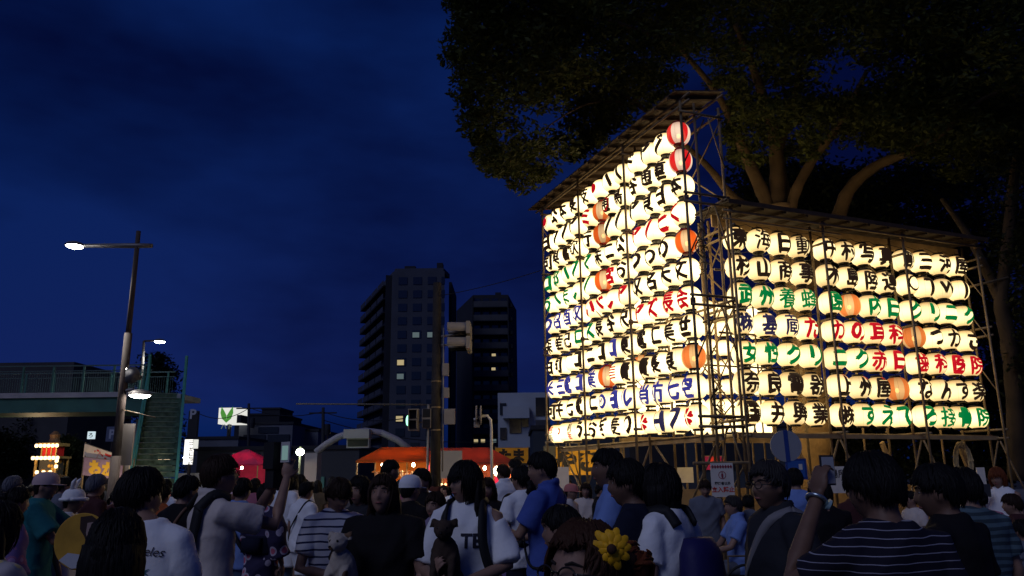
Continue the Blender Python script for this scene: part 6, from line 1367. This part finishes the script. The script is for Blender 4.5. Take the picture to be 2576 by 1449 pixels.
tag(MB().rings([(0, 0, 0, .04, .04), (0, 0, .03, .12, .09), (0, 0, .09, .14, .10), (0, 0, .13, .07, .06), (.05, 0, .15, .02, .02)], 18).build('plastic_bag', mat('plastic_white', (.6, .6, .64), .4), loc=tuple(at(1350, 1285, 5.8)), smooth=True), 'thin white plastic bag in the hand of the person in blue', 'bag')
pA12 = person('person with tied dark hair in a white top with a dark shoulder bag', 1316, 1163, 7.4, yaw=35, head=(10, 0), top=('tee', C_WHITE), bottom=('pants', C_NAVY), hair=('ponytail', HK), group=G, vox=.011); cross_strap(pA12, 1, STRAP, .024)
person('person in a violet patterned robe between the red torch and the white top', 1288, 1236, 7.9, yaw=130, top=('yukata', C_YUKL), bottom=('x', C_PINK), hair=('bun', HB), group=G, vox=.014)
pT = person('pale-shirted person with short hair beside the glowing red torch', 1268, 1164, 11.8, yaw=20, head=(40, 0), top=('polo', C_WHITE), hair=('short', HB), group=G, vox=.016)
person('dark-haired person directly behind the red torch', 1300, 1150, 12.6, yaw=60, top=('tee', C_DGREY), hair=('short', HK), group=G, vox=.016)
pA13 = person('tall person in a light blue polo shirt in profile before the scaffold', 1538, 1116, 5.2, yaw=78, head=(10, 0), top=('polo', C_LBLUE), bottom=('pants', C_NAVY), hair=('crop', HK), skin=SKIND, group=G, vox=.009, L=dict(e=(-.22, .1, 1.12), w=(-.1, .32, 1.2), d=(.3, 1, .3), p=(.6, 0, .5)))
pA14 = person('person in a dark navy T-shirt with a low ponytail looking left', 1588, 1141, 4.25, yaw=72, head=(10, -4), top=('tee', C_NAVY), bottom=('pants', C_DGREY), hair=('ponytail', HK), skin=SKIND, group=G, vox=.0085, locks=110, L=dict(e=(-.22, .12, 1.14), w=(-.08, .30, 1.28), d=(.3, .6, .8), p=(.8, -.3, 0), curl=1.0)); MB().ell(HP(pA14, .0, -.118, .005), (.016, .016, .016)).build('hair_tie', mat('hair_tie_pale', (.4, .38, .45), .4), pA14['root'], local=True)
pA15 = person('person in a white T-shirt seen from behind wearing a blue backpack', 1668, 1156, 4.2, yaw=48, head=(4, 0), top=('tee', C_WHITE), bottom=('pants', C_GREY), hair=('bob', HK), group=G, vox=.009, locks=120, eyes=False); backpack(pA15, mat('bag_blue', (.014, .012, .085), .65, bump=.2), 'blue backpack with black straps on the white T-shirt', (.30, .16, .44), 1.10)
pA16 = person('person with auburn hair, glasses and a yellow flower, cropped at the bottom edge', 1486, 1284, 1.74, yaw=128, head=(6, 7), top=('tee', C_DGREY), bottom=('pants', C_NAVY), hair=('bun', hair_mat('hair_reddish', (.045, .019, .010))), group=G, vox=.0055, locks=300, zf=.070); glasses(pA16)
b = MB(); rb_ = random.Random(4)
for k in range(150):
    a0 = rb_.uniform(0, 6.28); ct = Vector((-.015, -.145, .030)); rr_ = rb_.uniform(.03, .068); til = rb_.uniform(-1.3, 1.3); pts = []
    for j in range(6): a = a0 + j * .42; pts.append(HP(pA16, ct.x + rr_ * math.sin(til) * math.sin(a), ct.y + .8 * rr_ * math.cos(a), ct.z + rr_ * math.cos(til) * math.sin(a) - .012 * j * (rb_.random() < .3)))
    b.path(pts, [.002, .0055, .006, .006, .004, .001], 4)
b.ell(HP(pA16, -.015, -.14, .03), (.046, .046, .05), n=12, m=8); b.build('hair_bun', HR, pA16['root'], smooth=True, local=True)  # auburn here paints the lantern rim light onto brown hair
fc = world(pA16, HP(pA16, -.083, -.02, .050)); fz = Matrix.Rotation(R(8), 3, 'Z'); o = thing('flower_hairpiece', 'yellow artificial sunflower pinned in the auburn hair', 'flower', tuple(fc + Vector((-.020, -.03, .026)))); pet = mat('petal_yellow', (.85, .42, .01), .6, var=.2, vscale=30); b = MB()
for ring, (n_, ln, wd, zz) in enumerate(((11, .041, .0150, 0), (10, .032, .0130, .003), (7, .018, .009, .005))):
    for k in range(n_):
        a = 2 * math.pi * (k + ring * .4) / n_ + rng.uniform(-.08, .08); l_ = ln * rng.uniform(.88, 1.12); d_ = Vector((math.cos(a), 0, math.sin(a))); t_ = Vector((-math.sin(a), 0, math.cos(a))); up_ = Vector((0, -1, 0)); vs = []
        for f_, wf, hh in ((.10, .45, 0), (.40, .9, .002), (.70, 1.15, .001), (.91, .85, -.003), (1.0, .30, -.006)):
            for e in (-1, 0, 1): vs.append(d_ * l_ * f_ + t_ * wd * wf * e * .5 + up_ * (zz + hh + ring * .002 - abs(e) * .0035))
        b.add(vs, [(i * 3 + j, i * 3 + j + 1, i * 3 + j + 4, i * 3 + j + 3) for i in range(4) for j in range(2)])
b.build('petals', pet, o, smooth=True, local=True); MB().ell((0, -.014, 0), (.010, .008, .010)).build('flower_center', mat('flower_brown', (.06, .025, .012), .8), o, local=True)
person('short dark-haired person just behind the flower wearer', 1425, 1258, 3.6, yaw=70, top=('tee', C_NAVY), hair=('short', HK), group=G, vox=.012)
person('person with shoulder-length hair in a pale top facing the camera near the scaffold', 1473, 1210, 11.4, yaw=172, top=('tee', C_CREAM), hair=('bob', HB), group=G, vox=.012)
pC_ = person('person in a pink cap bending beside the scaffold leg', 1432, 1212, 10.6, yaw=-120, top=('tee', C_CREAM), hair=('capped', HK), group=G, vox=.014); cap(pC_, mat('cap_pink', (.5, .17, .15), .8))
person('dark-haired person with glasses beside the pale-topped one at the scaffold', 1508, 1208, 10.9, yaw=-100, head=(0, -15), top=('tee', C_BLACK), hair=('short', HK), group=G, vox=.014)
person('person in a grey-blue T-shirt standing left of the seated man', 1771, 1200, 10.4, yaw=172, head=(0, -18), top=('tee', C_GREY), bottom=('pants', C_DGREY), hair=('short', HB), group=G, vox=.012)
pS = person('seated person in a white polo shirt with arm stretched left', 1848, 1244, 9.6, yaw=92, top=('polo', C_LBLUE), bottom=('pants', C_GREY), hair=('short', HDG), group=G, vox=.012, seat=True, L=dict(e=(-.22, .16, 1.12), w=(-.16, .42, 1.06), d=(0, 1, -.1), p=(0, 0, -1)), Rr=dict(e=(.22, .16, 1.12), w=(.16, .40, 1.04), d=(0, 1, -.1), p=(0, 0, -1)))
wl = pS['P']; o = thing('wheelchair', 'dark wheelchair carrying the seated person in white', 'wheelchair', tuple(wl), None, R(92)); b = MB()
for sx in (-1, 1): b.path([(sx * .27, .0 + .29 * math.cos(a), .30 + .29 * math.sin(a)) for a in np.linspace(0, 6.2832, 29)], .016, 6)
b.build('wheel', STRAP, o, local=True); MB().box((0, .05, .45), (.44, .44, .05)).build('seat', C_DGREY, o, local=True); MB().box((0, -.19, .72), (.44, .04, .48)).build('backrest', C_DGREY, o, local=True); b = MB()
for sx in (-1, 1): b.path([(sx * .24, -.25, .95), (sx * .24, -.2, .9), (sx * .24, -.19, .3), (sx * .24, .25, .3), (sx * .2, .5, .14)], .013, 6); b.path([(sx * .24, -.19, .68), (sx * .24, .2, .68), (sx * .24, .22, .3)], .013, 6)
b.build('frame', PIPE, o, local=True)
person('pale-shirted person partly hidden behind the bespectacled man', 1880, 1240, 9.8, yaw=-20, top=('tee', C_GREY), hair=('short', HK), group=G, vox=.014)
person('person in a light blue top with a thin strap behind the blue road sign', 1998, 1172, 8.6, yaw=5, top=('tee', C_LBLUE), hair=('short', HK), group=G, vox=.012)
pA19 = person('elderly person with glasses in a dark grey polo and pale cross strap looking left', 1940, 1146, 4.0, yaw=98, head=(18, 2), w=1.2, top=('polo', C_DGREY), bottom=('pants', C_KHAKI), hair=('short', HDG), skin=SKIND, group=G, vox=.0075, locks=120, zf=.055); glasses(pA19); cross_strap(pA19, -1, mat('strap_pale', (.20, .19, .20), .7), .020)
person('person with rounded dark hair behind the raised wristwatch hand', 2063, 1196, 6.4, yaw=10, top=('tee', C_BLACK), hair=('bob', HK), group=G, vox=.013)
pA20 = person('large person in a navy shirt with thin white stripes, left hand raised', 2203, 1117, 2.75, yaw=8, head=(14, -8), w=.95, top=('tee', C_NSTR), bottom=('pants', C_NAVY), hair=('short', HK), skin=SKIND, group=G, vox=.0075, locks=170, eyes=False, L=dict(e=(-.31, .14, 1.24), w=(-.085, .27, 1.535), d=(.25, .1, 1), p=(.9, .4, 0), curl=1.0))
wr = world(pA20, pA20['V'](-.085, .27, 1.535)); wa = MB()
e_ = pA20['sh'][-1]; ax_ = (e_[2] - e_[1]).normalized(); pc = e_[2] - ax_ * .02; q_ = ax_.cross(Vector((1, 0, 0))).normalized(); r_ = ax_.cross(q_); wa.path([pc + (q_ * math.cos(a) + r_ * math.sin(a)) * .033 for a in np.linspace(0, 6.2832, 21)], .008, 8); wb = wa.build('wristwatch', mat('watch_silver', (.42, .5, .55), .25, metal=.8), pA20['root'], smooth=True, local=True); MB().tube(pc - r_ * .036 - q_ * .01, pc - r_ * .046 - q_ * .01, .02, .02, 16).build('watch_face', mat('watch_glass', (.3, .45, .5), .15), wb, local=True)
phone(wr + Vector((.055, .03, .09)), R(20), 'small white phone in the raised hand of the striped-shirt person', 0, (.06, .009, .11), mat('phone_white', (.5, .5, .5), .3))
pA21 = person('person in black with a black shoulder bag and striped sleeve seen from behind', 2366, 1152, 3.55, yaw=38, head=(22, -5), w=1.08, top=('tee', C_BLACK), bottom=('pants', C_KHAKI), hair=('short', HK), skin=SKIND, group=G, vox=.009, locks=130)
pB21 = person('person in a grey-blue striped shirt standing half behind the one in black', 2425, 1166, 4.6, yaw=10, top=('tee', C_GSTR), bottom=('pants', C_KHAKI), hair=('short', HK), group=G, vox=.011)
pA22 = person('person with brown bob in a white tank top raising a phone at the right', 2507, 1170, 9.4, yaw=128, head=(5, -6), top=('tank', C_WHITE), bottom=('pants', C_BLACK), hair=('bob', HR), group=G, vox=.010, zf=.03, L=dict(e=(-.22, .1, 1.12), w=(-.1, .30, 1.1)), Rr=dict(e=(.24, .13, 1.14), w=(.10, .22, 1.36), d=(-.5, .2, .8), p=(-.5, -.5, 0), curl=.9))
phone(world(pA22, pA22['V'](.04, .26, 1.42)), R(128), 'pale smartphone raised by the brown-haired person on the right', .1, (.07, .01, .14), mat('phone_white', (.5, .5, .5), .3))
person('child in a pink robe with red sash below the phone holder', 2462, 1226, 8.6, yaw=-20, top=('yukata', C_YUKP), bottom=('x', C_RED), hair=('bun', HK), group=G, vox=.013)
pK = person('small child with dark hair in a pale top at the lower right edge', 2548, 1236, 7.6, yaw=60, top=('tee', C_MAROON), hair=('short', HB), group=G, vox=.013, bottom=('skirt', C_DENIM))
person('person in a pale grey dress at the far right edge', 2572, 1300, 6.6, yaw=20, top=('dress', C_GREY), hair=('bun', HK), group=G, vox=.013, hem=.55)
# --- middle distance
G2 = 'festival visitors in the middle distance'
person('person with very long dark hair in a white dress carrying a brown bag', 716, 1180, 10.2, yaw=-20, top=('dress', C_WHITE), hair=('long', HK), group=G2, vox=.013, hem=.55, shoes=SHOEW)
pY = person('short-haired person in a dark flowered robe with a red bag', 668, 1209, 7.9, yaw=-25, top=('yukata', C_YUK), bottom=('x', C_NAVY), hair=('short', HK), group=G2, vox=.012); tag(MB().rings([(0, 0, 0, .05, .03), (0, 0, .04, .10, .06), (0, 0, .2, .085, .05), (0, 0, .3, .03, .02)], 16).build('drawstring_bag', C_RED, loc=tuple(at(697, 1335, 7.6)), smooth=True), 'red drawstring bag at the side of the dark flowered robe', 'bag')
pV = person('person in a blue shirt with dark strap behind the filming man', 608, 1196, 8.0, yaw=-20, top=('tee', C_LBLUE), hair=('short', HK), group=G2, vox=.013); cross_strap(pV, -1, STRAP, .02)
pQ = person('person in white T-shirt and white shorts walking away mid-stride', 768, 1207, 9.9, yaw=-35, top=('tee', C_WHITE), bottom=('shorts', C_WHITE), hair=('short', HK), group=G2, vox=.013, stride=(.22, -.22), shoes=SHOEW); cross_strap(pQ, 1, STRAP, .008)
person('person with long hair in a cream blouse and dark shorts', 735, 1186, 11.4, yaw=10, top=('tee', C_CREAM), bottom=('shorts', C_BLACK), hair=('long', HK), group=G2, vox=.014)
person('person in a black cap-like bob and white printed shirt left of the arch pillar', 755, 1190, 12.6, yaw=0, top=('tee', C_WHITE), hair=('bob', HK), group=G2, vox=.015)
person('dark-haired person in dark clothes between the striped and black shirts', 912, 1190, 6.6, yaw=150, top=('tee', C_DGREY), hair=('bob', HK), group=G2, vox=.012)
person('person in a red-lit top in front of the pink stall', 640, 1200, 12.5, yaw=-10, top=('tee', C_PINK), hair=('bob', HK), group=G2, vox=.016)
person('person in orange T-shirt behind the white printed shirt', 408, 1215, 9.0, yaw=-15, top=('tee', C_ORANGE), hair=('short', HK), group=G2, vox=.015)
person('person in pale top and white hat near the stairs foot', 160, 1195, 10.5, yaw=-60, top=('tee', C_GREY), hair=('short', HK), group=G2, vox=.015)
person('person in pale clothes with round cap at the left edge', 30, 1192, 9.5, yaw=-30, top=('tee', C_LAV), hair=('short', HG), group=G2, vox=.015)
person('person in purple flowered robe at the lower left behind the teal tunic', 38, 1218, 6.4, yaw=-40, top=('yukata', C_YUKL), bottom=('x', C_LAV), hair=('bun', HK), group=G2, vox=.014)
person('person in white shirt with grey bag left of the black T-shirt back', 415, 1200, 10.8, yaw=-5, top=('tee', C_WHITE), hair=('ponytail', HK), group=G2, vox=.015)
person('dark bearded-looking person beside the white cap, in black', 1065, 1172, 7.8, yaw=150, top=('tee', C_BLACK), hair=('short', HK), group=G2, vox=.013)
person('person with long dark hair in dark top behind the off-shoulder one', 1228, 1196, 8.4, yaw=170, top=('tee', C_BLACK), hair=('long', HB), group=G2, vox=.013)
person('person in white leaning behind the ponytail person', 1652, 1212, 9.0, yaw=60, top=('tee', C_CREAM), hair=('short', HB), group=G2, vox=.014)
person('person in dark red behind the notice banner', 2140, 1215, 10.8, yaw=170, top=('tee', C_MAROON), hair=('short', HK), group=G2, vox=.015)
person('person in pale shirt seated low behind the big striped one', 2290, 1230, 9.6, yaw=100, top=('tee', C_CREAM), hair=('short', HK), group=G2, vox=.015)
person('person in mustard top beyond the black shirt', 2412, 1222, 10.8, yaw=150, top=('tee', C_KHAKI), hair=('ponytail', HK), group=G2, vox=.015)
# --- far crowd
TOPC = [('white', C_WHITE), ('black', C_BLACK), ('navy', C_NAVY), ('grey', C_GREY), ('light blue', C_LBLUE), ('cream', C_CREAM), ('maroon', C_MAROON), ('dark grey', C_DGREY), ('pink', C_PINK), ('lavender', C_LAV), ('khaki', C_KHAKI), ('teal', C_TEAL)]
STY = [('short black hair', 'short', HK), ('a black bob', 'bob', HK), ('long dark hair', 'long', HK), ('a brown crop', 'crop', HB), ('a hair bun', 'bun', HK), ('a ponytail', 'ponytail', HK)]
PLACE = [(330, 'left of the lamp pole'), (470, 'before the footbridge stairs'), (660, 'before the pink stall'), (790, 'left of the arch pillar'), (900, 'below the arch'), (1090, 'before the orange stall'), (1240, 'before the red stall'), (1420, 'before the yellow banner')]
used = set(); tmpl = {}; n_far = 0
xs_ = [8 + 1420 * (k + rng.random() * .9) / 74 for k in range(74)]
for px in xs_:
    for _ in range(80):
        tn, tm = rng.choice(TOPC); hn, hs, hm = rng.choice(STY)
        pl_ = next(t for x, t in PLACE if px < x) if px < 1420 else PLACE[-1][1]
        if (tn, hn, pl_) not in used: break
    used.add((tn, hn, pl_))
    d = rng.choice([rng.uniform(12.5, 16), rng.uniform(15, 21)]); hgt = rng.uniform(1.40, 1.64)
    if 880 < px < 1310 and d > 20: d = 19
    yaw = rng.choice([rng.uniform(-60, 40), rng.uniform(-60, 40), rng.uniform(120, 220)])
    label = f"far-off person with {hn} in {tn}, {pl_}"
    key = (hs, hm.name, rng.randrange(2))
    bot = rng.choice([C_NAVY, C_DENIM, C_BLACK, C_KHAKI, C_GREY])
    if key not in tmpl:
        p = person(label, px, 1190, d, yaw=yaw, height=hgt, top=('tee', tm), bottom=('pants' if key[2] else 'shorts', bot), hair=(hs, hm), group='far-off crowd across the square', vox=.022, lod=1, eyes=False, locks=24, stride=(rng.uniform(-.15, .15), rng.uniform(-.15, .15)))
        tmpl[key] = (p['root'], hgt)
        for c in p['root'].children:
            for sl in c.material_slots: m_ = sl.material; sl.link = 'OBJECT'; sl.material = m_
    else:
        src, h0 = tmpl[key]; r_ = src.copy(); COL.objects.link(r_); P_ = at(px, 1190, d); r_.location = (P_.x, d, 0); r_.rotation_euler = (0, 0, R(yaw)); r_['base'] = (P_.x, d, 0); r_['label'] = label; k = hgt / h0; r_.scale = (k, k, k)
        for c in src.children:
            q = c.copy(); COL.objects.link(q); q.parent = r_
            n0 = c.name.split('.')[0]
            if n0 == 't_shirt': q.material_slots[0].link = 'OBJECT'; q.material_slots[0].material = tm
            if n0 in ('trousers', 'shorts'): q.material_slots[0].link = 'OBJECT'; q.material_slots[0].material = bot
for o in bpy.data.objects:
    for k in ('base', '_s'):
        if k in o: del o[k]
bpy.data.scenes.remove(TMP)
